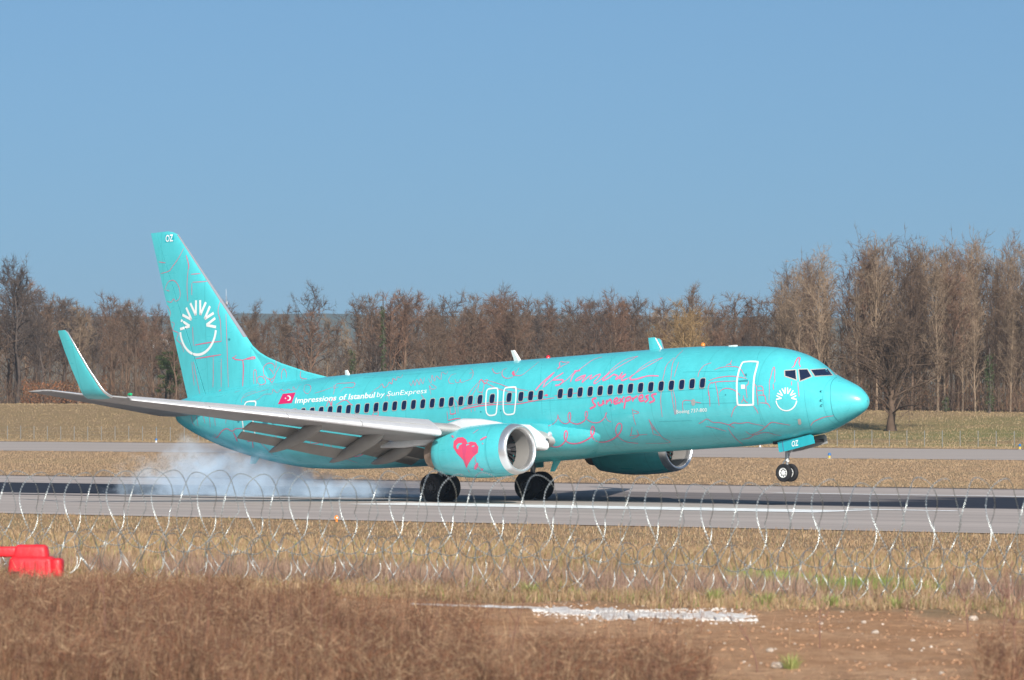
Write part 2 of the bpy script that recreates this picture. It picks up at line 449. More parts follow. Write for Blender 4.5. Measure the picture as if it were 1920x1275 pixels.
def pchip(xs,ys,x):
    xs=np.asarray(xs,float);ys=np.asarray(ys,float);h=np.diff(xs);d=np.diff(ys)/h
    m=np.zeros(len(xs))
    for i in range(1,len(xs)-1):
        if d[i-1]*d[i]>0:
            w1=2*h[i]+h[i-1];w2=h[i]+2*h[i-1];m[i]=(w1+w2)/(w1/d[i-1]+w2/d[i])
    m[0]=d[0];m[-1]=d[-1]
    x=np.asarray(x,float);i=np.clip(np.searchsorted(xs,x)-1,0,len(xs)-2);t=(x-xs[i])/h[i]
    return (2*t**3-3*t**2+1)*ys[i]+(t**3-2*t**2+t)*h[i]*m[i]+(-2*t**3+3*t**2)*ys[i+1]+(t**3-t**2)*h[i]*m[i+1]
def stations(x):
    S=np.array(ST); return [pchip(S[:,0],S[:,k],x) for k in (1,2,3,4)]
def fuselage(n=72):
    xs=np.concatenate([np.linspace(0,1,14)**1.6*1.0+.27,np.linspace(1.3,9,40),np.linspace(9.5,24,30),np.linspace(24.5,36.64,50)])
    t,b,w,m=stations(xs); a=np.linspace(0,2*np.pi,n,endpoint=False)
    ca,sa=np.cos(a),np.sin(a)
    V=np.zeros((len(xs),n,3));V[:,:,0]=-xs[:,None];V[:,:,1]=w[:,None]*ca
    V[:,:,2]=m[:,None]+np.where(sa>0,(t-m)[:,None]*sa,(m-b)[:,None]*sa)
    return V
PSI, PIT = .7141, .0563                     # heading against the picture plane, nose-up pitch
_c, _s = math.cos(PSI), math.sin(PSI)
FW = Vector((_c * math.cos(PIT), -_s * math.cos(PIT), math.sin(PIT))); LF = Vector((_s, _c, 0)); UP = FW.cross(LF)
RB = Matrix((FW, LF, UP)).transposed()      # body -> world rotation
TB = Vector((-.0961, 191.46, CAM_H - .6226))   # world position of body point (-18, 0, 0)
def b2w(v): return RB @ (Vector(v) + Vector((18, 0, 0))) + TB
def w2b(v): return RB.transposed() @ (Vector(v) - TB) - Vector((18, 0, 0))
_g = b2w((-19.32, 0, -2.94)); _g.z = 0.02
OB = w2b(_g)                                 # the Empty's place in body axes (ground between the main wheels)
plane = empty('airliner', _g); plane.rotation_euler = RB.to_euler()
tag(plane, 'turquoise twin-engine airliner with pink line drawings, main wheels touching down', 'airplane')
CAM_B = w2b((0, 0, CAM_H))
def body_ray(px, py): return RB.transposed() @ px_ray(px, py)
SH = Matrix.Translation(-OB)
def part(name, me, m, parent=plane, sh=True):
    if sh: me.transform(SH)
    return obj(name, me, m, parent)
def pshape(name, m, fn, parent=plane, smooth=True, auto=35):
    b = MB(); fn(b)
    return part(name, b.mesh(name, smooth, auto), m, parent)

# ---- fuselage
FV = fuselage(96)
def ring_faces(nr, n):
    i = np.arange(nr - 1)[:, None] * n; k = np.arange(n)[None, :]
    return np.stack([i + k, i + (k + 1) % n, i + n + (k + 1) % n, i + n + k], -1).reshape(-1, 4)[:, ::-1]
nr = FV.shape[0]
def bvh_np(V, F): return BVHTree.FromPolygons([tuple(v) for v in V.reshape(-1, 3).tolist()], F.tolist())
FF = ring_faces(nr, 96)
S_SKIN = bvh_np(FV, FF)
# wing-to-body fairing
def belly(mb):
    secs = []
    for x, hw, zb, zt in ((-12.1, 1.50, -1.50, -1.1), (-12.7, 1.68, -1.80, -1.0), (-13.4, 1.86, -1.99, -.88), (-14.2, 2.02, -2.06, -.72), (-15.3, 2.13, -2.09, -.6), (-16.2, 2.16, -2.10, -.55), (-17.5, 2.16, -2.10, -.55), (-19.5, 2.10, -2.05, -.6), (-21, 1.98, -1.98, -.75), (-22.3, 1.75, -1.88, -.95), (-23.2, 1.4, -1.72, -1.1)):
        sec = []
        for k in range(25):
            a = math.pi + math.pi * k / 24
            ca, sa = math.cos(a), math.sin(a); e = .72
            sec.append((x, hw * math.copysign(abs(ca) ** e, ca), zt + (zt - zb) * math.copysign(abs(sa) ** .8, sa)))
        secs.append(sec)
    mb.loft(secs)
_b = MB(); belly(_b); _k = FV.reshape(-1, 3).shape[0]
S_FUS = BVHTree.FromPolygons([tuple(v) for v in FV.reshape(-1, 3).tolist()] + _b.v, FF.tolist() + [[i + _k for i in f] for f in _b.f])
rx = -FV[:, 0, 0]
kr = int(np.searchsorted(rx, 1.38))
def fus_piece(name, a, b_, m, cap=False):
    V = FV[a:b_]
    return part(name, np_mesh(name, V, ring_faces(b_ - a, 96), True), m)
fuse = fus_piece('fuselage', kr, nr, M['teal'])
pshape('wing_fairing', M['teal'], belly, auto=60)
radome = fus_piece('radome', 0, kr + 1, M['teal'])

# ---- prints and openings laid on the skin
def cast(bvh, px, py):
    d = body_ray(px, py).normalized()
    loc, nor, i, t = bvh.ray_cast(CAM_B, d)
    if loc is None: return None
    if nor.dot(d) > 0: nor = -nor
    return loc, nor
def smooth_line(pts, n=5):
    pts = [Vector((a, b, 0)) for a, b in pts]
    if len(pts) < 3: 
        a, b = pts
        return [a.lerp(b, k / 8) for k in range(9)]
    out = []
    for i in range(len(pts) - 1):
        p0 = pts[max(i - 1, 0)]; p1 = pts[i]; p2 = pts[i + 1]; p3 = pts[min(i + 2, len(pts) - 1)]
        for k in range(n):
            t = k / n
            out.append(.5 * ((2 * p1) + (p2 - p0) * t + (2 * p0 - 5 * p1 + 4 * p2 - p3) * t * t + (3 * p1 - p0 - 3 * p2 + p3) * t ** 3))
    return out + [pts[-1]]
def ribbons(name, fr, lines, m, w=.035, bvh=S_FUS, off=.008, parent=plane, straight=False, taper=True, closed=False):
    x0, y0, s = fr; b = MB()
    for ln in lines:
        ww = w
        if isinstance(ln[0], (int, float)): ww = ln[0]; ln = ln[1]
        if m is M['pink_soft']: ww *= .98
        if name == 'city_script_lettering': ww *= .78
        if closed: ln = list(ln) + [ln[0]]
        pts = smooth_line(ln) if not straight else [Vector((ln[i][0] + (ln[i + 1][0] - ln[i][0]) * k / 6, ln[i][1] + (ln[i + 1][1] - ln[i][1]) * k / 6, 0)) for i in range(len(ln) - 1) for k in range(6)] + [Vector((*ln[-1], 0))]
        hit = [cast(bvh, x0 + p.x / s, y0 + p.y / s) for p in pts]
        run = []
        def flush():
            if len(run) > 1:
                v = []; k = len(run)
                for i, (p, n_) in enumerate(run):
                    t = run[min(i + 1, k - 1)][0] - run[max(i - 1, 0)][0]
                    if closed and i in (0, k - 1): t = run[1][0] - run[k - 2][0]
                    sd = n_.cross(t)
                    if sd.length < 1e-9: sd = Vector((0, 0, 1))
                    sd.normalize()
                    h = ww * .5 * (1 if (closed or not taper) else (.55 + .45 * math.sin(math.pi * min(1, (i + .6) / k))))
                    v += [p + n_ * off + sd * h, p + n_ * off - sd * h]
                b.add(v, [(2 * i, 2 * i + 1, 2 * i + 3, 2 * i + 2) for i in range(k - 1)])
            run.clear()
        for h in hit:
            if h is None or (run and (h[0] - run[-1][0]).length > .9): flush()
            if h is not None: run.append(h)
        flush()
    o = part(name, b.mesh(name), m, parent)
    if len(lines) > 1: o['kind'] = 'stuff'
    return o
def drape(bm, f2px, bvh, off):
    """cut a flat bmesh (in picture coordinates) finely and lay it on a surface"""
    vs = [v.co for v in bm.verts]
    lo = [min(v[i] for v in vs) for i in (0, 1)]; hi = [max(v[i] for v in vs) for i in (0, 1)]
    for ax in (0, 1):
        st = 5.0 if ax == 1 else 9.0
        k = lo[ax] + st
        while k < hi[ax]:
            co = (k, 0, 0) if ax == 0 else (0, k, 0); no = (1, 0, 0) if ax == 0 else (0, 1, 0)
            bmesh.ops.bisect_plane(bm, geom=bm.verts[:] + bm.edges[:] + bm.faces[:], plane_co=co, plane_no=no); k += st
    dead = []
    for v in bm.verts:
        h = cast(bvh, v.co.x, v.co.y)
        if h is None: dead.append(v)
        else: v.co = h[0] + h[1] * off
    if dead: bmesh.ops.delete(bm, geom=dead, context='VERTS')
def fill(name, fr, polys, m, bvh=S_FUS, off=.007, parent=plane):
    x0, y0, s = fr; bm = bmesh.new()
    for poly in polys:
        vs = [bm.verts.new((x0 + a / s, y0 + b / s, 0)) for a, b in poly]; bm.faces.new(vs)
    bmesh.ops.triangulate(bm, faces=bm.faces[:])
    drape(bm, None, bvh, off)
    me = bpy.data.meshes.new(name); bm.to_mesh(me); bm.free()
    return part(name, me, m, parent)
def text_bm(txt, bold=0.0):
    cu = bpy.data.curves.new('txt', 'FONT'); cu.body = txt; cu.size = 1.0; cu.offset = bold; cu.resolution_u = 3; cu.fill_mode = 'FRONT'
    o = bpy.data.objects.new('txt', cu); C.objects.link(o)
    bpy.context.view_layer.update()
    dg = bpy.context.evaluated_depsgraph_get()
    me = bpy.data.meshes.new_from_object(o.evaluated_get(dg))
    bm = bmesh.new(); bm.from_mesh(me)
    bpy.data.objects.remove(o); bpy.data.curves.remove(cu); bpy.data.meshes.remove(me)
    return bm
def lettering(name, txt, fr, A, B, h, m, slant=0.0, bold=0.0, bvh=S_FUS, off=.009, parent=plane, cap=.70):
    x0, y0, s = fr; bm = text_bm(txt, bold)
    W = max(v.co.x for v in bm.verts)
    ax, ay = x0 + A[0] / s, y0 + A[1] / s; bx, by = x0 + B[0] / s, y0 + B[1] / s
    for v in bm.verts:
        u, k = v.co.x / W, v.co.y / cap
        v.co = (ax + (bx - ax) * u + k * slant * h / s, ay + (by - ay) * u - k * h / s, 0)
    drape(bm, None, bvh, off)
    me = bpy.data.meshes.new(name); bm.to_mesh(me); bm.free()
    o = part(name, me, m, parent); o['kind'] = 'stuff'
    return o
ZN = (1340, 660, 6.373); Z1 = (260, 410, 3.355); Z2 = (40, 600, 4.174); Z3 = (440, 680, 4.552); Z4 = (780, 680, 4.553)
Z5 = (820, 620, 3.556); Z7 = (440, 640, 6.0); Z8 = (720, 640, 6.0); Z6 = (1280, 620, 4.25); ZT = (1080, 560, 6.0)

# cockpit glazing
for poly in ([(835, 222), (970, 212), (982, 338), (838, 290)], [(1000, 208), (1108, 205), (1162, 295), (1018, 352)], [(1142, 212), (1348, 200), (1412, 280), (1195, 292)], [(1385, 205), (1402, 200), (1450, 262), (1452, 278)]):
    c = np.mean(poly, 0)
    w = fill('cockpit_window', ZN, [poly], M['cockpit'], off=.006)
    ribbons('window_frame', ZN, [poly], M['frame'], .045, off=.010, parent=w, straight=True, closed=True)
# cabin windows
def win_mesh(name, w, h, ring=None, off=.006, n=16, zc=.465):
    pts = []
    for k in range(n):
        a = 2 * math.pi * (k + .5) / n
        ca, sa = math.cos(a), math.sin(a)
        pts.append((math.copysign(abs(ca) ** .5, ca), math.copysign(abs(sa) ** .5, sa)))
    def on(u, v, sc_):
        x = u * (w * .5 + sc_); z = zc + v * (h * .5 + sc_)
        y = -1.88 * math.sqrt(max(0, 1 - (z / 2.0) ** 2)); nl = math.hypot(y / 1.88 ** 2, z / 4)
        return (x, y + off * (y / 1.88 ** 2) / nl, z + off * (z / 4) / nl)
    b = MB()
    if ring is None:
        rows = [[on(u * f, v * f, 0) for u, v in pts] for f in (1, .66, .33)]
        b.loft(rows, cap=False); b.add(rows[2], [tuple(range(n))])
    else:
        b.loft([[on(u, v, ring) for u, v in pts], [on(u, v, 0) for u, v in pts]], cap=False)
    me = b.mesh(name); me.transform(Matrix.Translation(Vector((0, -OB.y, -OB.z))))
    return me
PANE = win_mesh('cabin_window', .25, .36, off=.014); PANE.materials.append(M['glass'])
RING = win_mesh('window_frame', .25, .36, .026, .017); RING.materials.append(M['frame'])
wx = [6.64 + .508 * i for i in range(15)] + [6.64 + .508 * i for i in (16, 17, 18)] + [16.40, 17.29] + [17.93 + .508 * i for i in range(0, 24)]
for x in wx:
    o = obj('cabin_window', PANE, None, plane, (-x - OB.x, 0, 0))
    obj('window_frame', RING, None, o)

# doors and exits (white outlines), handles, probes
ribbons('service_door', ZN, [[(345, 122), (420, 115), (505, 118), (515, 135), (495, 215), (475, 300), (465, 420), (462, 560), (462, 618), (445, 630), (300, 632), (275, 612), (268, 500), (266, 380), (275, 300), (300, 200), (330, 135)]], M['white'], .075, off=.012, closed=True)
fill('door_handle', ZN, [[(285, 342), (395, 330), (400, 352), (290, 358)], [(360, 262), (385, 258), (388, 288), (364, 290)]], M['line'], off=.010)
fill('door_placard', ZN, [[(315, 392), (360, 390), (362, 438), (318, 440)]], M['white'], off=.010)
ribbons('galley_door', Z3, [[(172, 330), (110, 335), (85, 365), (66, 440), (68, 500), (80, 580), (105, 652), (172, 660), (182, 640), (165, 560), (158, 480), (172, 400), (182, 345)]], M['white'], .07, off=.012, closed=True)
for x0_, x1_, t0, b0 in ((1147, 1285, 528, 830), (1343, 1490, 515, 820)):
    ribbons('overwing_exit', Z8, [[(x0_ + 30, t0 + 8), (x1_ - 25, t0), (x1_ - 4, t0 + 18), (x1_ - 4, t0 + 120), (x1_ - 14, b0 - 80), (x1_ - 22, b0 - 20), (x1_ - 45, b0 - 2), (x0_ + 40, b0 + 2), (x0_ + 8, b0 - 30), (x0_, b0 - 110), (x0_ + 4, t0 + 90), (x0_ + 12, t0 + 30)]], M['white'], .062, off=.012, closed=True)
ribbons('radome_seam', ZN, [[(1462, 300), (1420, 330), (1392, 380), (1383, 450), (1385, 560), (1400, 680), (1430, 770), (1490, 835)]], M['line'], .022, taper=False, off=.006)
ribbons('panel_seam', Z6, [[(960, 300), (965, 420), (975, 560), (1000, 700), (1025, 800)], [(640, 130), (600, 200), (585, 330), (590, 520), (620, 700), (680, 880)], [(0, 330), (200, 326), (420, 318)], [(0, 585), (200, 580), (430, 575)]], M['line'], .010, taper=False, off=.004)
ribbons('panel_seam', Z5, [[(0, 520), (300, 488), (700, 470), (1100, 440), (1500, 408), (1900, 380)], [(700, 190), (690, 300), (692, 420), (700, 560)], [(1480, 605), (1700, 600)], [(1170, 150), (1150, 260), (1150, 420), (1165, 600), (1190, 780)]], M['line'], .009, taper=False, off=.004)
ribbons('panel_seam', Z3, [[(1100, 130), (1500, 100), (1912, 60)], [(400, 730), (900, 800), (1300, 830)], [(300, 200), (250, 330)], [(1300, 140), (1285, 250), (1290, 340)]], M['line'], .009, taper=False, off=.004)
for a, b_ in ((1266, 474), (1269, 571), (1275, 628)):
    h = cast(S_FUS, ZN[0] + a / ZN[2], ZN[1] + b_ / ZN[2])
    pshape('air_probe', M['line'], lambda q: q.tube([h[0], h[0] + h[1] * .07, h[0] + h[1] * .07 + Vector((.10, 0, 0))], [.022, .02, .01], 8))
fill('pressure_port', Z5, [[(1707 + 14 * math.cos(a), 478 + 23 * math.sin(a)) for a in np.linspace(0, 6.1, 14)]], M['wing_grey'])
fill('service_panel', ZN, [[(940, 745), (1000, 740), (1005, 800), (945, 808)], [(1060, 700), (1095, 698), (1110, 850), (1075, 856)]], M['teal'], off=.010)
fill('jet_port', ZN, [[(992, 800), (1025, 795), (1038, 850), (1020, 872), (1000, 858)]], M['frame'], off=.010)
for fr, x, y in ((Z8, 1090, 792), (Z8, 1315, 778), (ZN, 130, 512), (Z5, 1155, 497), (Z2, 1700, 795)):
    fill('drain_hole', fr, [[(x + 9 * math.cos(a), y + 9 * math.sin(a)) for a in np.linspace(0, 5.6, 8)]], M['line'])

# ---- pink line drawings
ribbons('domed_mosque_drawing', ZN, [[(0, 215), (60, 190), (130, 178), (200, 175), (280, 182), (320, 215), (345, 260), (370, 300)], [(185, 150), (205, 100)], [(135, 165), (170, 145), (205, 155)],
    [(-70, 345), (0, 318), (80, 300), (200, 290), (300, 300), (385, 318)], [(-30, 370), (10, 360), (100, 352), (270, 348)], [(10, 365), (20, 420), (35, 480), (45, 560), (55, 640)], [(-70, 520), (-75, 420), (-40, 365), (-20, 380)],
    [(-70, 470), (-60, 560), (-55, 650)], [(55, 490), (80, 455), (130, 435), (190, 440), (240, 460), (290, 500), (305, 525)], [(405, 345), (400, 385), (375, 410), (380, 470), (390, 550)], [(470, 370), (500, 420), (505, 500), (515, 570), (520, 635)],
    [(515, 410), (560, 408), (580, 440), (580, 480), (590, 520)], [(515, 460), (575, 462)], [(525, 517), (595, 520), (612, 580), (615, 605)], [(540, 607), (620, 612), (650, 635), (665, 665)],
    [(650, 575), (655, 460), (655, 355), (670, 300), (690, 220), (710, 180), (720, 240), (715, 310), (722, 350), (705, 370)], [(705, 450), (700, 380)], [(345, 520), (350, 560), (375, 595), (400, 605)], [(345, 560), (320, 605)],
    [(200, 775), (215, 720), (240, 665), (270, 640)], [(465, 645), (500, 690), (520, 735)], (.055, [(920, 190), (950, 165), (970, 110), (1000, 70), (1018, 75), (1008, 130), (1025, 180)]), [(920, 350), (920, 400)], [(995, 355), (1000, 440), (1010, 535)],
    [(-200, 300), (-180, 230), (-120, 160), (-40, 130)]], M['pink_soft'], .030)
ribbons('mountain_drawing', ZN, [[(-190, 855), (-150, 835), (-90, 800), (-20, 838), (60, 842), (120, 855), (175, 868), (230, 845), (300, 852), (400, 840), (450, 855), (530, 868), (600, 888)], [(170, 868), (240, 905)], [(160, 900), (200, 970), (260, 1040), (340, 1105)],
    [(445, 985), (530, 950), (610, 895), (660, 850), (700, 838), (770, 850), (840, 862), (905, 872)], [(-100, 885), (0, 905), (70, 925), (140, 945)], [(370, 945), (430, 985), (500, 985), (560, 965), (640, 962), (720, 985), (800, 1000)], [(320, 1040), (400, 1030), (470, 990)], [(1148, 880), (1180, 835), (1250, 800), (1320, 775), (1420, 760)]], M['pink_soft'], .032)
ribbons('wave_drawing', Z5, [(.04, [(740, 635), (775, 620), (800, 590), (805, 560), (808, 580), (830, 610), (860, 620), (885, 600), (890, 560), (882, 545), (872, 570), (885, 605), (930, 622), (975, 605), (1000, 570), (1000, 540), (988, 545), (990, 580), (1030, 610), (1080, 610), (1115, 580), (1130, 545), (1122, 562), (1135, 595), (1160, 608)]),
    (.06, [(690, 795), (700, 760), (720, 745), (760, 770), (810, 772), (850, 740), (868, 695), (862, 668), (850, 680), (850, 720), (880, 748), (940, 750), (1000, 725), (1040, 690), (1047, 650), (1035, 638), (1025, 665), (1030, 700), (1060, 735), (1110, 742), (1165, 725), (1210, 690), (1230, 650), (1225, 620), (1205, 622), (1190, 660), (1205, 705), (1260, 740), (1340, 750)])], M['pink'], .05)
ribbons('tower_drawing', Z5, [[(1300, 520), (1310, 580), (1325, 630)], [(1300, 640), (1290, 695), (1280, 700)], [(1305, 530), (1345, 545), (1310, 555)], [(1410, 590), (1430, 640), (1440, 690)], [(1410, 590), (1450, 650), (1500, 710), (1550, 745), (1390, 750)], [(1285, 700), (1400, 690)], [(1430, 640), (1455, 665)], [(1440, 690), (1490, 700)], [(1290, 720), (1340, 700), (1330, 660)],
    [(1640, 130), (1600, 170), (1570, 220), (1560, 300), (1555, 340)], [(1560, 390), (1570, 470), (1585, 560)], [(1580, 180), (1530, 230), (1510, 300), (1500, 340)], [(1495, 400), (1490, 470), (1500, 575)], [(1575, 400), (1590, 480), (1590, 560)], [(1610, 210), (1590, 270), (1580, 310)], [(1640, 540), (1640, 470), (1700, 468)], [(1720, 475), (1760, 482)]], M['pink_soft'], .026)
ZS = (990, 640, 7.385)
ribbons('city_script_lettering', ZS, [[(105, 682), (160, 615), (230, 545), (300, 482), (368, 430)], (.07, [(368, 430), (300, 502), (240, 562), (212, 640)]), (.04, [(212, 640), (280, 585), (350, 530)]), (.085, [(490, 435), (430, 475), (370, 512), (356, 535), (420, 534), (478, 534), (485, 555), (440, 600), (378, 612)]), (.045, [(440, 600), (540, 530), (620, 450), (672, 415)]), (.075, [(672, 415), (620, 480), (590, 562)]), (.10, [(640, 416), (725, 404)]), (.05, [(690, 410), (770, 350), (880, 270), (960, 235), (1025, 220)]),
    (.075, [(800, 468), (740, 485), (680, 520), (664, 545), (720, 530), (796, 472), (765, 530), (750, 572)]), (.075, [(750, 572), (830, 502), (882, 470), (862, 525), (950, 472), (1005, 460), (960, 520), (920, 560), (918, 584), (945, 580)]), (.04, [(945, 580), (1010, 530), (1090, 460), (1180, 370), (1300, 280), (1420, 230), (1525, 208)]), (.05, [(1525, 208), (1400, 275), (1250, 360), (1130, 440)]), (.085, [(1130, 440), (1050, 510), (1045, 542), (1110, 515), (1172, 470), (1192, 458)]),
    (.08, [(1192, 458), (1240, 480), (1215, 520), (1240, 518), (1310, 430), (1270, 500), (1262, 520)]), (.08, [(1262, 520), (1355, 455), (1300, 522), (1310, 542), (1380, 515)]), (.035, [(1380, 515), (1470, 460), (1560, 370), (1700, 280), (1865, 228)]), (.045, [(1865, 228), (1700, 320), (1540, 410), (1450, 470)]), (.09, [(1450, 470), (1415, 505), (1430, 530), (1500, 525), (1600, 495)]), (.065, [(1600, 495), (1680, 478), (1810, 480)]),
    (.05, [(400, 385), (440, 345), (435, 305), (460, 280), (495, 292), (570, 290), (500, 330), (400, 385)])], M['pink_script'], .085, taper=False)
ribbons('airline_script_lettering', Z5, [[(1062, 450), (1035, 458), (1042, 482), (1055, 500), (1018, 521)], [(1072, 475), (1080, 498), (1102, 490), (1106, 465), (1112, 491)], [(1128, 491), (1131, 462), (1133, 476), (1155, 458), (1165, 485)], [(1180, 475), (1205, 462), (1196, 448), (1178, 465), (1185, 488), (1210, 478)], [(1215, 450), (1240, 478)], [(1247, 440), (1212, 486)], [(1259, 445), (1246, 520)], [(1259, 450), (1286, 440), (1286, 460), (1255, 470)],
    [(1300, 445), (1305, 472)], [(1303, 457), (1335, 435)], [(1345, 456), (1370, 446), (1365, 428), (1345, 445), (1355, 470), (1382, 462)], [(1412, 430), (1390, 440), (1407, 455), (1385, 477)], [(1462, 421), (1430, 430), (1442, 450), (1446, 466), (1415, 480)]], M['pink'], .075, taper=False)
ribbons('suspension_bridge_drawing', Z8, [(.05, [(870, 765), (1000, 740), (1150, 718), (1300, 710)]), (.035, [(1300, 710), (1500, 705), (1700, 668), (1920, 635)]), [(900, 745), (1050, 705), (1280, 685), (1400, 675)], [(1550, 635), (1700, 615), (1830, 607)], (.09, [(1815, 606), (1845, 608)]), [(1095, 430), (1070, 480), (1055, 570)], [(1130, 470), (1120, 530), (1100, 600)], [(1060, 570), (1110, 575)], [(1040, 610), (1025, 710)], [(1090, 440), (1000, 530), (920, 650), (890, 730)], [(1075, 480), (1000, 600), (960, 700)], [(1165, 440), (1300, 480), (1400, 515), (1620, 555)], [(1150, 470), (1300, 540), (1480, 575)],
    (.045, [(1070, 455), (1095, 430), (1130, 470), (1150, 470), (1165, 435), (1120, 445)]), [(980, 760), (985, 795)], [(1020, 750), (1025, 785)], [(740, 710), (750, 820)], [(780, 640), (800, 760), (805, 820)], [(800, 650), (830, 700), (835, 810)], [(710, 790), (720, 890)], (.045, [(740, 815), (775, 818), (810, 805)]), (.04, [(725, 890), (800, 872), (860, 865)]), [(1920, 612), (2100, 590), (2230, 575)]], M['pink_soft'], .024)
ribbons('cloud_drawing', Z8, [[(810, 365), (760, 380), (730, 430), (740, 470), (790, 475)], [(800, 425), (815, 465), (850, 460), (860, 430), (870, 465), (910, 450)], [(980, 310), (1005, 350), (985, 420), (910, 450)], [(960, 365), (1000, 350)], (.03, [(1218, 305), (1240, 350), (1280, 362), (1320, 345)]), (.03, [(1385, 303), (1340, 325), (1330, 380), (1370, 415), (1430, 410), (1470, 385)]), (.11, [(1462, 335), (1452, 355), (1468, 385)]), (.03, [(1520, 300), (1495, 345), (1470, 380), (1540, 385), (1610, 340), (1745, 230)]),
    [(285, 460), (310, 500), (330, 440), (350, 500), (370, 430), (400, 490), (410, 420), (440, 480), (455, 405)], [(500, 420), (530, 470), (540, 380), (570, 450), (590, 390), (640, 430), (650, 350), (700, 370), (720, 335)], [(530, 480), (590, 520), (540, 540), (510, 500), (530, 600)], [(420, 600), (445, 640), (460, 690)]], M['pink_soft'], .020)
ribbons('sculpture_drawing', Z7, [(.03, [(1110, 600), (1130, 520), (1150, 480), (1260, 470), (1350, 470), (1330, 520), (1240, 520), (1190, 570)]), [(1120, 490), (1120, 530), (1170, 510)], (.05, [(1030, 740), (1060, 670), (1090, 720), (1100, 650), (1130, 660)]), (.035, [(1140, 720), (1180, 690), (1250, 660), (1300, 700), (1330, 720)]), (.04, [(1550, 830), (1600, 750), (1615, 830), (1550, 830)]),
    (.028, [(1480, 650), (1580, 545), (1620, 520), (1660, 480), (1680, 520), (1720, 500), (1740, 460), (1770, 480), (1780, 420), (1820, 440), (1830, 400), (1870, 410), (1890, 375)]), [(90, 640), (200, 590), (380, 540)], [(110, 680), (250, 660), (330, 600), (420, 590), (430, 540), (480, 580), (520, 540), (560, 560), (600, 540), (650, 555), (660, 510), (690, 550), (720, 500), (750, 490)], [(780, 520), (800, 490), (850, 500), (855, 550), (820, 590), (780, 560), (785, 520)], [(0, 575), (60, 555)], [(80, 690), (80, 650), (130, 590), (240, 560)], [(900, 585), (1000, 555), (1100, 515)], [(1690, 630), (1730, 600), (1740, 660)]], M['pink_soft'], .020)
ribbons('harbour_drawing', Z3, [[(645, 660), (660, 720), (680, 760), (740, 780)], [(660, 690), (790, 680), (890, 690)], [(660, 740), (840, 740)], (.05, [(650, 775), (760, 790), (880, 790), (1000, 800), (1060, 795), (1110, 770), (1100, 750), (1080, 770)]), [(890, 800), (980, 830), (1050, 855)], [(1040, 690), (1080, 750)], [(1200, 690), (1230, 750), (1290, 760)], [(420, 680), (460, 720), (530, 710), (540, 730)], [(350, 600), (355, 640)], [(200, 660), (260, 720), (330, 790)], [(820, 690), (830, 740)], [(760, 685), (765, 780)]], M['pink_soft'], .028)
ribbons('tail_drawing', Z2, [(.04, [(1500, 905), (1530, 920), (1570, 870), (1610, 850), (1650, 870), (1680, 850), (1735, 848)]), (.08, [(1660, 880), (1680, 920), (1690, 950)]), (.10, [(1770, 945), (1840, 935)]), (.06, [(1790, 915), (1830, 930)]), (.05, [(1810, 950), (1815, 1000)]), [(1330, 750), (1340, 800), (1360, 830)], [(1370, 750), (1385, 830)], [(1420, 730), (1440, 810)], [(1470, 730), (1480, 840)], [(1510, 740), (1520, 830)], [(1610, 720), (1600, 810)], [(1540, 920), (1510, 890)]], M['pink_soft'], .026)

# ---- white and printed lettering
lettering('title_lettering', 'Impressions of Istanbul', Z7, (672, 698), (1572, 634), 62, M['white'], .22, .018)
lettering('title_lettering', 'by SunExpress', Z7, (1592, 628), (2158, 582), 56, M['white'], .22, .0)
lettering('type_lettering', 'Boeing 737-800', Z5, (1592, 552), (1798, 539), 24, M['white'], 0, .005)
flag = fill('flag_print', Z7, [[(542, 592), (686, 577), (642, 695), (488, 708)]], M['flag'])
def crescent(cx, cy, r):
    o_ = [(cx + r * .9 * math.cos(a), cy + r * math.sin(a)) for a in np.linspace(-2.2, 2.2, 14)]
    return o_ + [(cx + (r * .32) * -1 + r * .68 * math.cos(a), cy + r * .72 * math.sin(a)) for a in np.linspace(1.9, -1.9, 12)]
fill('crescent_print', Z7, [crescent(608, 640, 30)], M['white'], off=.012, parent=flag)
fill('star_print', Z7, [[(574 + (12 if k % 2 == 0 else 5) * math.cos(k * math.pi / 5), 643 + (12 if k % 2 == 0 else 5) * math.sin(k * math.pi / 5)) for k in range(10)]], M['white'], off=.012, parent=flag)
def sun_logo(name, fr, cx, cy, rx_, ry_, bvh, w, shear=0.0, parent=plane):
    def P(a, r): 
        x = rx_ * r * math.cos(a); return (cx + x, cy - ry_ * r * math.sin(a) + shear * x)
    ln = []
    for deg in (172, 141, 106, 74, 39, 8):
        a = rad(deg)
        for d in (-1, 1): ln.append([P(a, .47), P(a + d * rad(9.5), 1.0)])
    return ribbons(name, fr, ln + [[P(a, 1.0) for a in np.linspace(rad(188), rad(352), 18)]], M['white'], w, bvh, .012, parent, taper=False)
sun_logo('sun_emblem', ZN, 858, 562, 124, 138, S_FUS, .046)

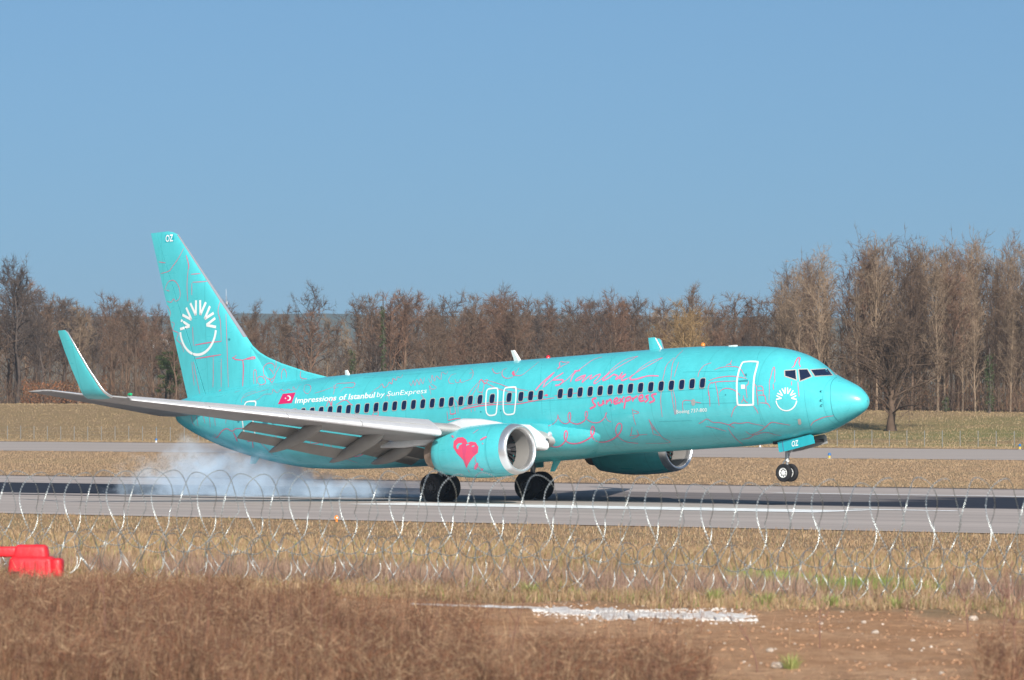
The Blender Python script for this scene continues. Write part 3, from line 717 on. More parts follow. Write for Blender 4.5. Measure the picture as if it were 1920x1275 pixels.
# ---- fin and rudder
def le_fin(z): return -32.37 - .8237 * (z - 3.89)
def te_fin(z): return -36.01 - .2546 * (z - 1.64)
def hinge(z): return -34.84 - .3734 * (z - 1.71)
def yt(f, t): f = max(0., min(1., f)); return 5 * t * (.2969 * math.sqrt(f) - .126 * f - .3516 * f * f + .2843 * f ** 3 - .1015 * f ** 4)
zs = [1.2, 1.8, 2.6, 3.6, 4.8, 6.0, 7.2, 8.2, 8.5, 8.62, 8.68]
def fin_fn(a, b_, cap_top=True):
    def fn(mb):
        secs = []
        for z in zs:
            L, Tr = le_fin(min(z, 8.54)), te_fin(z)
            if z > 8.54: L -= (z - 8.54) * 2.2 * (1 + (z - 8.54) * 6)
            H = hinge(z); ch = L - Tr
            f0, f1 = (0., (L - H) / ch - .006) if a == 0 else ((L - H) / ch + .006, 1.)
            fs = [f0 + (f1 - f0) * (k / 13) ** (1.7 if a == 0 else 1) for k in range(14)]
            th = .10 * (1 if z < 8.5 else .75 if z < 8.6 else .3)
            up_ = [(L - f * ch, yt(f, th) * ch + .004, z) for f in fs]; lo_ = [(L - f * ch, -yt(f, th) * ch - .004, z) for f in fs[::-1]]
            secs.append(up_ + lo_)
        mb.loft(secs)
    return fn
b = MB(); fin_fn(0, 0)(b); fin_fn(1, 0)(b)
S_FIN = None
def dorsal(mb):
    xs_ = [-27.7, -27.95, -29.0, -30.43, -31.2, -31.67, -32.1, -32.6, -33.4]; zz = [1.93, 1.98, 2.24, 2.68, 2.98, 3.22, 3.55, 4.0, 4.2]
    secs = []
    for x, z in zip(xs_, zz):
        w = .05 + .06 * min(1, (-27.7 - x) / 3); wb = w + .10 * min(1, (-27.7 - x) / 3)
        secs.append([(x, -wb, 1.6), (x, -w, 1.6 + (z - 1.6) * .5), (x, -w * .75, z - .05), (x, 0, z), (x, w * .75, z - .05), (x, w, 1.6 + (z - 1.6) * .5), (x, wb, 1.6)])
    mb.loft(secs)
dorsal(b)
S_FIN = BVHTree.FromPolygons(b.v, b.f)
fin = pshape('vertical_fin', M['teal'], fin_fn(0, 0))
pshape('rudder', M['teal'], fin_fn(1, 0))
pshape('dorsal_fillet', M['teal'], dorsal)
def fin_edge(mb):
    secs = []
    for z in np.linspace(3.9, 8.5, 14):
        L = le_fin(z); ch = L - te_fin(z)
        fs = [.026, .016, .008, .003, 0]
        secs.append([(L + .012 - f * ch, yt(f, .10) * ch + .008, z) for f in fs] + [(L + .012 - f * ch, -yt(f, .10) * ch - .008, z) for f in fs[::-1]])
    mb.loft(secs, closed=False, cap=False)
pshape('fin_leading_edge', M['fin_edge'], fin_edge)
sun_logo('sun_emblem', Z1, 375, 684, 113, 172, S_FIN, .115, -.06)
fill('registration_patch', Z1, [[(166, 102), (222, 98), (222, 145), (166, 149)]], M['teal_dark'], S_FIN, .008)
lettering('registration_letters', 'OZ', Z1, (170, 146), (218, 141), 42, M['white'], 0, .02, S_FIN, .013)
ribbons('fin_drawing', Z1, [[(285, 185), (250, 250), (215, 300), (190, 330), (140, 345)], [(128, 272), (170, 278)], (.05, [(300, 230), (315, 290), (314, 320)]), [(312, 320), (305, 420), (310, 520)], [(330, 350), (390, 345)], [(340, 400), (430, 395)], [(335, 405), (335, 480)], [(165, 450), (185, 400), (220, 388), (250, 420), (262, 470), (255, 505), (235, 520)], [(180, 520), (205, 525), (220, 505), (235, 522)], [(175, 450), (195, 455)],
    [(515, 515), (500, 580), (515, 650), (520, 770)], (.045, [(355, 795), (440, 780), (520, 772)]), [(340, 680), (345, 800)], (.03, [(180, 545), (200, 590), (195, 640), (225, 660), (215, 700), (250, 720), (240, 760), (270, 790), (285, 840)]), [(550, 600), (555, 750), (560, 900), (565, 1060)], (.045, [(360, 880), (440, 868), (520, 855)]), [(470, 870), (470, 1000), (468, 1060)], [(520, 880), (520, 1060)],
    (.06, [(655, 890), (660, 940), (655, 1055)]), (.05, [(590, 872), (610, 885), (655, 890)]), (.05, [(655, 890), (720, 870), (730, 880), (680, 885)]), [(590, 880), (615, 860)], [(725, 1040), (725, 960), (740, 960), (742, 1040)], [(790, 990), (785, 940), (810, 912), (840, 910), (855, 930), (850, 960)], [(820, 940), (840, 960), (850, 980)], [(790, 985), (820, 1010), (850, 1000), (870, 960), (890, 930)], [(750, 1030), (750, 1000), (780, 995), (800, 1030), (770, 1045), (750, 1030)], [(865, 940), (865, 890)], [(820, 1000), (840, 1030), (860, 990)],
    [(900, 1010), (900, 970), (915, 945), (930, 970), (930, 1000)], [(1020, 960), (1020, 1000), (1060, 1008)], [(345, 900), (365, 1000), (385, 1100)], [(335, 900), (350, 1050)], [(505, 1085), (520, 1075)]], M['pink_soft'], .030, S_FIN)
fill('static_port', Z1, [[(570 + 8 * math.cos(a), 760 + 8 * math.sin(a)) for a in np.linspace(0, 5.6, 8)]], M['line'], S_FIN)

# ---- wings
def wLE(y): return -16.58 - .612 * (y - 6)
def wZ(y): return -.70 + .146 * (y - 6)
def wTE(y): return -21.15 if y <= 6 else -21.15 - (y - 6) * (24.60 - 21.15) / 11.
def wT(y): return .135 - .035 * min(1, max(0, (y - 2) / 12))
def wpt(y, f, up_, s, dz=0.):
    L = wLE(y); ch = L - wTE(y); t = yt(f, wT(y)) * ch
    return (L - f * ch, s * y, wZ(y) + (t * 1.0 if up_ else -t * .9) - f * f * ch * .03 + .010 * ch * math.sin(math.pi * f) + dz)
def wing_fn(s):
    def fn(mb):
        for ys, f1 in (([1.0, 2.2, 4, 6, 8.5, 10.8], .76), ([10.8, 12.5, 14.5, 16, 16.9], 1.)):
            secs = []
            for y in ys:
                fs = [f1 * (k / 14) ** 1.8 for k in range(15)]
                secs.append([wpt(y, f, True, s) for f in fs[::-1]] + [wpt(y, f, False, s) for f in fs[1:]])
            mb.loft(secs)
    return fn
def slat_fn(s, ya, yb):
    def fn(mb):
        secs = []
        for y in np.linspace(ya, yb, 4):
            L = wLE(y); ch = L - wTE(y); zc = wZ(y)
            out = [wpt(y, f, True, 1) for f in (.17, .13, .09, .05, .025, .008, 0.)] + [wpt(y, f, False, 1) for f in (.008, .025, .05, .075)]
            inn = [wpt(y, f, False, 1, .025 * ch) for f in (.06, .04)] + [wpt(y, f, True, 1, -.045 * ch) for f in (.045, .07, .11, .15)]
            an = rad(-20); pv = (L - .13 * ch, zc)
            sec = []
            for (x, _, z) in out + inn:
                dx, dz = x - pv[0], z - pv[1]
                k = 1.12
                sec.append((pv[0] + (dx * math.cos(an) - dz * math.sin(an)) + .045 * ch, s * y, pv[1] + (dx * math.sin(an) + dz * math.cos(an)) * k - .005 * ch + .01))
            secs.append(sec)
        mb.loft(secs)
    return fn
def flap_fn(s, ya, yb, f0, cf, drop, ang, back):
    def fn(mb):
        secs = []
        for y in np.linspace(ya, yb, 5):
            L = wLE(y); ch = L - wTE(y); cc = min(ch, 4.3); c_ = cf * cc; x0 = wTE(y) + (1 - f0 - back) * cc; z0 = wZ(y) - .03 * (ch - cc) - drop * cc
            a = rad(ang); sec = []
            fs = [(k / 9) ** 1.5 for k in range(10)]
            for f, sg in [(f, 1) for f in fs[::-1]] + [(f, -1) for f in fs[1:]]:
                t = yt(f, .14) * c_ * (1 if sg > 0 else .55) * sg
                sec.append((x0 - f * c_ * math.cos(a) - t * math.sin(a) * -1 * -1, s * y, z0 - f * c_ * math.sin(a) + t * math.cos(a)))
            secs.append(sec)
        mb.loft(secs)
    return fn
def canoe_fn(s, y, xf, zf, xt, zt, r):
    def fn(mb):
        secs = []; n = 14
        for k in range(15):
            u = k / 14; x = xf + (xt - xf) * u; z = zf + (zt - zf) * (u ** 1.25) - .10 * math.sin(math.pi * u)
            rr = r * (math.sin(math.pi * (u ** .62)) ** .62 if 0 < u < 1 else 0) + .012
            secs.append([(x, s * y + rr * .62 * math.cos(2 * math.pi * j / n), z + rr * 1.0 * math.sin(2 * math.pi * j / n)) for j in range(n)])
        mb.loft(secs)
    return fn
WLP = [(16.88, .885, -23.24, 1.40, 8), (17.08, .95, -23.20, 1.36, 25), (17.24, 1.07, -23.27, 1.26, 48), (17.34, 1.26, -23.38, 1.16, 68), (17.42, 1.55, -23.55, 1.06, 77), (17.52, 2.0, -23.83, .93, 79), (17.70, 2.75, -24.22, .72, 79), (17.86, 3.40, -24.53, .52, 79), (17.88, 3.50, -24.66, .40, 79)]
def winglet_fn(s, f1=1., grow=0.):
    def fn(mb):
        secs = []
        for (y, z, L, ch, an) in WLP:
            ny, nz = -math.sin(rad(an)), math.cos(rad(an)); sec = []
            fs = [f1 * (k / 10) ** 1.6 for k in range(11)]
            for f, sg in [(f, 1) for f in fs[::-1]] + [(f, -1) for f in fs[1:]]:
                t = (yt(f, .10) * ch + grow) * sg
                sec.append((L - f * ch + grow * 2, s * (y + ny * t), z + nz * t))
            secs.append(sec)
        mb.loft(secs)
    return fn
for s, sd in ((-1, 'starboard'), (1, 'port')):
    wing = pshape('wing', M['wing_grey'], wing_fn(s), auto=50)
    for a, c in ((5.95, 8.6), (8.63, 11.1), (11.13, 13.7), (13.73, 16.3)):
        pshape('slat', M['slat'], slat_fn(s, a, c), wing, auto=50)
    pshape('krueger_flap', M['offwhite'], slat_fn(s, 2.3, 3.9), wing, auto=50)
    for a, c in ((6.3, 10.75), (2.1, 5.2)):
        kf = 1 if a > 6 else .55
        pshape('flap', M['flap_grey'], flap_fn(s, a, c, .74, .20, .055 * kf, 24 * (.5 + .5 * kf), .02), wing)
        pshape('flap', M['flap_grey'], flap_fn(s, a + .05, c - .05, .92, .13, .155 * kf, 38 * (.4 + .6 * kf), .035), wing)
    for (y, xf, zf, xt, zt, r) in ((9.0, -19.75, -.36, -22.75, -1.32, .27), (6.4, -18.9, -.72, -21.95, -1.78, .31), (4.2, -19.4, -1.25, -21.75, -1.86, .26)):
        pshape('flap_track_fairing', M['flap_grey'], canoe_fn(s, y, xf, zf, xt, zt, r), wing)
    wl_ = pshape('winglet', M['teal'], winglet_fn(s), wing)
    pshape('winglet_leading_edge', M['alu'], winglet_fn(s, .07, .004), wing)
    def tail_fn(mb):
        secs = []
        for y in (.4, .9, 2, 3.5, 5, 6.5, 7.0, 7.17):
            L = -33.8 - .51 * (y - .9); ch = 3.6 + (1.2 - 3.6) * (y - .9) / 6.27; z = .93 + .160 * (y - .9)
            if y > 7.1: L -= .30; ch -= .34
            fs = [(k / 10) ** 1.7 for k in range(11)]
            secs.append([(L - f * ch, s * y, z + yt(f, .085) * ch) for f in fs[::-1]] + [(L - f * ch, s * y, z - yt(f, .085) * ch) for f in fs[1:]])
        mb.loft(secs)
    pshape('tailplane', M['wing_grey'], tail_fn)
    def tail_edge(mb):
        secs = []
        for y in np.linspace(1.2, 7.0, 8):
            L = -33.8 - .51 * (y - .9) + .01; ch = 3.6 + (1.2 - 3.6) * (y - .9) / 6.27; z = .93 + .160 * (y - .9)
            fs = [.05, .025, .008, 0]
            secs.append([(L - f * ch, s * y, z + yt(f, .085) * ch + .006) for f in fs] + [(L - f * ch, s * y, z - yt(f, .085) * ch - .006) for f in fs[::-1]])
        mb.loft(secs, closed=False, cap=False)
    pshape('tailplane_leading_edge', M['alu'], tail_edge)
# green navigation light
pshape('navigation_light', mat('green_lamp_glass', (.02, .45, .18), .15), lambda mb: mb.lathe([(0, .0), (.03, .05), (.12, .07), (.25, .05), (.3, .0)], (-22.75, -16.55, .93), (1, -.3, 0), 10))
# wing-root landing light
pshape('landing_light', mat('lamp_glass', (.8, .82, .9), .08, metal=.5), lambda mb: mb.lathe([(0, .0), (.05, .07), (.12, .10), (.2, .0)], (-13.95, -2.42, -1.12), (1, -.4, .1), 12))
# aerials and lamps on the crown and belly
def blade(x0, x1, zb, zt, lean, w):
    def fn(mb):
        secs = []
        for k in range(5):
            u = k / 4; z = zb + (zt - zb) * u; a = x0 - lean * u; c = (x0 - x1) * (1 - .45 * u)
            secs.append([(a, 0, z), (a - c * .3, w * (1 - .5 * u), z), (a - c, 0, z), (a - c * .3, -w * (1 - .5 * u), z)])
        mb.loft(secs)
    return fn
pshape('antenna', M['teal'], blade(-10.03, -10.66, 1.93, 2.47, .33, .05))
pshape('antenna_edge', M['white'], blade(-10.0, -10.12, 1.93, 2.44, .32, .055))
pshape('antenna', M['white'], blade(-17.22, -17.62, 1.93, 2.42, .36, .05))
pshape('antenna', M['white'], blade(-26.55, -26.85, 1.93, 2.17, .14, .05))
pshape('antenna', M['teal'], blade(-15.35, -15.8, -2.0, -2.50, .42, .05))
pshape('antenna', M['teal'], blade(-31.8, -32.4, -1.1, -1.42, .35, .05))
for x, m_ in ((-15.86, M['beacon']), (-8.0, M['amber'])):
    pshape('beacon', m_, lambda mb: mb.lathe([(0, .09), (.06, .085), (.11, .05), (.13, 0.)], (x, 0, 1.985), (0, 0, 1), 12))
pshape('crown_vent', M['white'], lambda mb: mb.box((-6.45, -.1, 1.885), (.28, .2, .05)))

# ---- engines
S_ENG = None
def engine(s):
    ax = (-1, 0, 0); c = (-13.30, s * 4.83, -1.70)
    root = None
    def squash(me):
        for v in me.vertices:
            dz = v.co.z - c[2]
            if dz < 0: v.co.z = c[2] + dz * .965
        return me
    cowl_p = [(.30, 1.0), (.6, 1.03), (1.1, 1.055), (1.7, 1.06), (2.3, 1.045), (2.8, 1.0), (3.3, .93), (3.7, .86), (3.95, .815), (3.97, .79), (3.6, .80)]
    b = MB(); b.lathe(cowl_p, c, ax, 56)
    if s < 0:
        global S_ENG
        vv = [Vector(v) for v in b.v]
        for v in vv:
            if v.z < c[2]: v.z = c[2] + (v.z - c[2]) * .965
        S_ENG = BVHTree.FromPolygons(vv, b.f)
    cowl = part('engine', squash(b.mesh('engine', True, 50)), M['teal'])
    b = MB(); b.lathe([(.305, 1.003), (.15, .975), (.06, .945), (.01, .905), (0, .872), (.015, .84), (.06, .805), (.14, .785), (.26, .775)], c, ax, 56)
    part('inlet_lip', squash(b.mesh('inlet_lip', True, 80)), M['alu'], cowl)
    b = MB(); b.lathe([(.255, .776), (.5, .77), (.95, .79)], c, ax, 56)
    part('inlet_duct', squash(b.mesh('inlet_duct', True, 80)), M['inlet'], cowl)
    def fan(mb):
        for k in range(24):
            t = 2 * math.pi * k / 24; ca, sa = math.cos(t), math.sin(t); cb, sb = math.cos(t + .2), math.sin(t + .2)
            x = c[0] - .95
            mb.add([(x, c[1] + .2 * ca, c[2] + .2 * sa), (x - .12, c[1] + .2 * cb, c[2] + .2 * sb), (x - .02, c[1] + .77 * math.cos(t + .16), c[2] + .77 * math.sin(t + .16)), (x + .04, c[1] + .77 * math.cos(t - .05), c[2] + .77 * math.sin(t - .05))], [(0, 1, 2, 3)])
    pshape('fan', M['fan'], fan, cowl)
    pshape('fan_back', M['black'], lambda mb: mb.lathe([(1.1, 0.), (1.1, .79)], c, ax, 40), cowl)
    pshape('spinner', M['fan'], lambda mb: mb.lathe([(.52, 0.), (.6, .08), (.78, .18), (.96, .24), (1.05, .24)], c, ax, 24), cowl)
    pshape('core_nozzle', M['nozzle'], lambda mb: mb.lathe([(3.6, .64), (4.0, .60), (4.6, .50), (4.62, .47), (4.2, .5)], c, ax, 36), cowl)
    pshape('exhaust_plug', M['nozzle'], lambda mb: mb.lathe([(4.1, .34), (4.6, .26), (5.0, .06), (5.05, 0.)], c, ax, 24), cowl)
    pshape('exhaust_recess', M['black'], lambda mb: mb.lathe([(3.75, .80), (3.8, .5), (4.3, .49), (4.3, .2)], c, ax, 30), cowl)
    def pyl(mb):
        secs = []
        for x, zt, zb, hw in ((-13.95, -.70, -.85, .03), (-14.5, -.57, -.9, .17), (-15.3, -.42, -1.0, .26), (-16.2, -.36, -1.0, .29), (-17.0, -.50, -1.1, .27), (-18, -.75, -1.3, .22), (-19.4, -.95, -1.35, .16), (-20.6, -1.1, -1.3, .04)):
            secs.append([(x, s * 4.83 + hw * math.cos(a) * (1 if math.sin(a) < .2 else .85), (zt + zb) / 2 + (zt - zb) / 2 * math.copysign(abs(math.sin(a)) ** .6, math.sin(a))) for a in np.linspace(0, 2 * math.pi, 16, endpoint=False)])
        mb.loft(secs)
    pshape('pylon', M['offwhite'], pyl, cowl)
    def strake(mb):
        a0 = rad(48)
        for r0, r1, x in ((1.0, 1.0, -14.4),): 
            ys, z0 = s * 4.83 - s * 0, 0
        mb.add([(-14.3, s * (4.83 - 1.03 * math.cos(a0)), c[2] + 1.03 * math.sin(a0)), (-15.5, s * (4.83 - 1.05 * math.cos(a0)), c[2] + 1.05 * math.sin(a0)), (-15.5, s * (4.83 - 1.3 * math.cos(a0)), c[2] + 1.3 * math.sin(a0)), (-15.0, s * (4.83 - 1.25 * math.cos(a0)), c[2] + 1.25 * math.sin(a0))], [(0, 1, 2, 3)])
    pshape('strake', M['teal'], strake, cowl)
    return cowl
eng_r = engine(-1); eng_l = engine(1)
fill('heart_print', Z4, [[(432, 902), (405, 830), (352, 775), (320, 722), (324, 672), (358, 640), (402, 638), (430, 658), (440, 686), (470, 675), (510, 680), (534, 718), (530, 768), (490, 802), (456, 850)]], mat('heart_red_print', (.74, .075, .16), .4), S_ENG, .012, eng_r)
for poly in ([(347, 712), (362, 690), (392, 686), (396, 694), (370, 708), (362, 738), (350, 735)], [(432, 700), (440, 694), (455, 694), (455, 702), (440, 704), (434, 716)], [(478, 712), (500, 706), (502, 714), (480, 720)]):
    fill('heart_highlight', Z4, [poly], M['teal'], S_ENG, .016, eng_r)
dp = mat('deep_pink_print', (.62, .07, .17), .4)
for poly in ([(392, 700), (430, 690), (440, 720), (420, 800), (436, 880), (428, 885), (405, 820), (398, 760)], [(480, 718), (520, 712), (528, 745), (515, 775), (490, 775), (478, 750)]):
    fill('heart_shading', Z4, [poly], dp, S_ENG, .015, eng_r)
ribbons('heart_drips', Z4, [(.09, [(550, 660), (605, 633)]), (.03, [(487, 606), (535, 570)]), (.07, [(306, 622), (322, 640)]), (.12, [(503, 908), (528, 855)]), (.03, [(505, 800), (512, 855)]), (.08, [(558, 918), (572, 905)]), (.03, [(530, 880), (560, 912)]), (.02, [(440, 905), (460, 935)]), (.05, [(565, 692), (575, 690)])], M['pink'], .05, S_ENG, .012, eng_r)
ribbons('cowl_seam', Z4, [[(650, 530), (612, 600), (596, 700), (600, 800), (630, 900), (650, 940)], [(470, 900), (700, 945), (880, 935)], [(300, 960), (520, 985)]], M['line'], .014, S_ENG, .006, eng_r)

# ---- undercarriage
def wheel(name, c, R_, w, rim_r, parent, rim_m, wide=.78):
    cx, cy, cz = c
    t = pshape(name, M['rubber'], lambda mb: mb.lathe([(-w * .30, rim_r), (-w * .46, rim_r + (R_ - rim_r) * .35), (-w * .5, rim_r + (R_ - rim_r) * .6), (-w * .44, R_ * .95), (-w * .32, R_ * .99), (-w * .1, R_), (w * .1, R_), (w * .32, R_ * .99), (w * .44, R_ * .95), (w * .5, rim_r + (R_ - rim_r) * .6), (w * .46, rim_r + (R_ - rim_r) * .35), (w * .30, rim_r)], c, (0, 1, 0), 36), parent)
    for sg in (-1, 1):
        pshape('wheel_rim', rim_m, lambda mb: (mb.lathe([(sg * w * .31, rim_r), (sg * w * .36, rim_r * .93), (sg * w * .22, rim_r * .78), (sg * w * .20, rim_r * .5), (sg * w * .34, rim_r * .40), (sg * w * .36, rim_r * .18), (sg * w * .36, 0.)], c, (0, 1, 0), 28)), t)
        pshape('rim_slots', M['black'], lambda mb: [mb.box((cx + rim_r * .64 * math.cos(a), cy + sg * w * .208, cz + rim_r * .64 * math.sin(a)), (.05 * rim_r / .18, .008, .05 * rim_r / .18)) for a in np.linspace(0, 2 * math.pi, 8, endpoint=False)], t, False)['kind'] = 'stuff'
    return t
for s in (-1, 1):
    leg = pshape('main_gear_leg', M['strut'], lambda mb: (mb.tube([(-19.32, s * 2.86, -2.96), (-19.30, s * 2.80, -2.2)], .075, 12), mb.tube([(-19.30, s * 2.80, -2.3), (-19.22, s * 2.62, -1.1)], .115, 12), mb.tube([(-19.30, s * 2.78, -2.1), (-19.1, s * 1.5, -1.6)], .05, 8), mb.tube([(-19.32, s * 2.86, -2.94), (-19.58, s * 2.84, -2.62), (-19.36, s * 2.8, -2.22)], .035, 6), mb.tube([(-19.32, s * 2.40, -2.94), (-19.32, s * 3.32, -2.94)], .07, 10)))
    pshape('gear_door', M['teal'], lambda mb: mb.box((-19.2, s * 3.02, -1.75), (.55, .03, .95)), leg, False)
    for dy in (-.43, .43):
        wheel('main_wheel', (-19.32, s * 2.86 + dy, -2.94), .565, .42, .27, leg, mat('dull_rim', (.05, .05, .055), .5))
ng = pshape('nose_gear_leg', M['strut'], lambda mb: (mb.tube([(-4.2, 0, -3.085), (-4.17, 0, -2.5)], .048, 12), mb.tube([(-4.17, 0, -2.55), (-4.10, 0, -1.6)], .075, 12), mb.tube([(-4.2, -.24, -3.085), (-4.2, .24, -3.085)], .045, 10), mb.tube([(-4.19, 0, -3.0), (-4.42, 0, -2.78), (-4.20, 0, -2.52)], .03, 6), mb.tube([(-4.15, 0, -2.4), (-3.3, 0, -1.75)], .04, 8), mb.tube([(-4.15, .1, -2.45), (-4.15, .1, -2.0)], .03, 6)))
for dy in (-.2, .2):
    wheel('nose_wheel', (-4.2, dy, -3.085), .343, .2, .19, ng, M['white'])
pshape('taxi_light', M['white'], lambda mb: mb.lathe([(0, .05), (.03, .075), (.1, .06), (.14, 0.)], (-4.08, -.02, -2.62), (-1, 0, 0), 12), ng)
def px_on_y(fr, a, b_, y):
    d = body_ray(fr[0] + a / fr[2], fr[1] + b_ / fr[2]); t = (y - CAM_B.y) / d.y
    return CAM_B + d * t
for s in (-1, 1):
    cr = [px_on_y(ZN, a, b_, -.42) for a, b_ in ((752, 1075), (1145, 985), (1172, 1000), (1192, 1092), (880, 1178), (775, 1198), (765, 1180))]
    def door(mb):
        o_ = [(p.x, s * .42, p.z) for p in cr]; i_ = [(p.x, s * .385, p.z) for p in cr]; n = len(cr)
        mb.add(o_ + i_, [tuple(range(n)), tuple(range(2 * n - 1, n - 1, -1))] + [(k, (k + 1) % n, n + (k + 1) % n, n + k) for k in range(n)])
    nd = pshape('nose_gear_door', M['teal_dark'] if s < 0 else M['wing_grey'], door, ng, False)
    if s < 0:
        b = MB(); door(b); S_DOOR = BVHTree.FromPolygons([Vector(v) for v in b.v], b.f)
        lettering('registration_letters', 'OZ', ZN, (920, 1132), (1000, 1116), 66, M['white'], 0, .02, S_DOOR, .006, nd)
        ribbons('door_seam', ZN, [[(808, 1065), (825, 1188)]], mat('seam_purple', (.12, .06, .22), .5), .03, S_DOOR, .005, nd)
pshape('wheel_well', M['black'], lambda mb: mb.box((-3.6, 0, -1.93), (1.9, .7, .12)), plane, False)

# ================================================================== THE WOOD BEHIND
def place(px, q):
    """ground point on the line q metres across the runway that lies in the direction of picture column px"""
    k = (px - 960) / FPX
    Zd = q / (NV[1] + NV[0] * k); X = k * Zd
    p = TV[0] * X + TV[1] * Zd
    return X, Zd, p
def tubes_np(polys, n, V, F):
    base = sum(len(v) for v in V)
    for pts, rs in polys:
        pts = np.asarray(pts); k = len(pts)
        t = np.gradient(pts, axis=0); t /= np.linalg.norm(t, axis=1)[:, None] + 1e-9
        ref = np.array([1., 0, 0]) if abs(t[0, 2]) > .7 else np.array([0, 0, 1.])
        a = np.cross(t, ref); a /= np.linalg.norm(a, axis=1)[:, None] + 1e-9
        b_ = np.cross(t, a)
        th = np.arange(n) * 2 * np.pi / n
        ring = pts[:, None] + (a[:, None] * np.cos(th)[None, :, None] + b_[:, None] * np.sin(th)[None, :, None]) * np.asarray(rs)[:, None, None]
        V.append(ring.reshape(-1, 3))
        i = np.arange(k - 1)[:, None] * n; j = np.arange(n)[None]
        F.append((np.stack([i + j, i + (j + 1) % n, i + n + (j + 1) % n, i + n + j], -1).reshape(-1, 4)) + base)
        base += k * n
def grow(seed, H, kind):
    r = np.random.RandomState(seed)
    trunk = []; limbs = []; subs = []; tw = []
    P = dict(oak=dict(n1=20, lo=.28, el=(28, 62), L=.36, wander=.030, tr=.016), poplar=dict(n1=40, lo=.14, el=(58, 80), L=.17, wander=.010, tr=.0072), willow=dict(n1=38, lo=.14, el=(15, 70), L=.62, wander=.03, tr=.030), shrub=dict(n1=22, lo=.0, el=(35, 80), L=.65, wander=.05, tr=.012), slim=dict(n1=18, lo=.35, el=(40, 70), L=.24, wander=.022, tr=.011))[kind]
    k = 10
    tz = np.linspace(0, 1, k)
    off = np.cumsum(r.normal(0, P['wander'] * H / 3.2, (k, 2)), 0); off -= off[0]
    tp = np.stack([off[:, 0], off[:, 1], tz * H * (.97 if kind != 'willow' else .55)], 1)
    trr = P['tr'] * H * (1 - tz) ** .75 + .012
    trr[0] *= 1.35
    trunk.append((tp, trr))
    n1 = P['n1']
    for i in range(n1):
        u = P['lo'] + (1 - P['lo']) * ((i + r.uniform(0, .9)) / n1) ** .9 * .97
        p0 = np.array([np.interp(u, tz, tp[:, j]) for j in range(3)])
        az = i * 2.4 + r.uniform(-.5, .5); el = rad(r.uniform(*P['el']))
        shape_ = 1 - .62 * max(0, (u - .35) / .65) if kind != 'poplar' else (.55 + .75 * (1 - abs(u - .45)))
        L = H * P['L'] * shape_ * r.uniform(.7, 1.2)
        d = np.array([math.cos(az) * math.cos(el), math.sin(az) * math.cos(el), math.sin(el)])
        pts = [p0]; dd = d.copy()
        for s_ in range(4):
            dd = dd + r.normal(0, .16, 3) + np.array([0, 0, .07 if kind != 'willow' else .02]); dd /= np.linalg.norm(dd)
            pts.append(pts[-1] + dd * L / 4)
        r0 = min(np.interp(u, tz, trr) * .6, .006 * H + .02)
        rs = np.linspace(r0, .014, 5)
        pts = np.array(pts); limbs.append((pts, rs))
        for j in range({'willow': 10, 'poplar': 5}.get(kind, 7)):
            v = r.uniform(.2, 1.); q0 = np.array([np.interp(v * 4, range(5), pts[:, c_]) for c_ in range(3)])
            d2 = dd * .6 + r.normal(0, .55, 3) + np.array([0, 0, .28 if kind in ('poplar', 'shrub') else .1]); d2 /= np.linalg.norm(d2)
            L2 = L * r.uniform(.28, .55) * (1.1 - .4 * v) + .25
            q1 = q0 + d2 * L2 * .5; d3 = d2 + r.normal(0, .25, 3) + np.array([0, 0, .08]); d3 /= np.linalg.norm(d3); q2 = q1 + d3 * L2 * .5
            subs.append((np.array([q0, q1, q2]), [.022, .015, .008]))
            m_ = 12 if kind != 'poplar' else 7
            for e in range(m_):
                w_ = r.uniform(.1, 1)
                o_ = q0 + (q1 - q0) * min(1, w_ * 2) if w_ < .5 else q1 + (q2 - q1) * (w_ * 2 - 1)
                d4 = d3 * .55 + r.normal(0, .5, 3) + np.array([0, 0, .18]); d4 /= np.linalg.norm(d4)
                tw.append(np.concatenate([o_, d4 * r.uniform(.35, .95)]))
    # trunk mesh and crown mesh
    V, F = [], []
    tubes_np(trunk, 7, V, F)
    tm = np_mesh('trunk', np.concatenate(V), np.concatenate(F), True)
    V, F = [], []
    tubes_np(limbs, 4, V, F); tubes_np(subs, 3, V, F)
    tw = np.array(tw); n = len(tw)
    sd = r.normal(0, 1, (n, 3)); sd -= tw[:, 3:] * (np.sum(sd * tw[:, 3:], 1) / (np.sum(tw[:, 3:] ** 2, 1) + 1e-9))[:, None]
    sd /= np.linalg.norm(sd, axis=1)[:, None]; w = r.uniform(.012, .022, (n, 1))
    base = sum(len(v) for v in V)
    T = np.stack([tw[:, :3] - sd * w, tw[:, :3] + sd * w, tw[:, :3] + tw[:, 3:]], 1).reshape(-1, 3)
    V.append(T)
    cm = np_mesh('crown', np.concatenate(V), [np.concatenate(F), (np.arange(n * 3).reshape(-1, 3) + base)])
    return tm, cm
BK = [mat('bark_grey_brown', (.128, .083, .056), .9, var=.25, scale=1.2, rnd=.28), mat('bark_red_brown', (.150, .086, .056), .9, var=.25, scale=1.2, rnd=.25), mat('bark_pale', (.225, .160, .108), .9, var=.22, scale=.9, rnd=.2), mat('bark_golden', (.23, .15, .07), .9, var=.2, scale=1.1, rnd=.15), mat('bark_dark', (.08, .06, .05), .9, var=.25, scale=1.2, rnd=.25)]
PROTO = {}
def proto(kind, i, H):
    key = (kind, i)
    if key not in PROTO: PROTO[key] = grow(100 * hash_kind[kind] + i, H, kind) + (H,)
    return PROTO[key]
hash_kind = dict(oak=1, poplar=2, willow=3, shrub=4, slim=5)
MESHES = {}
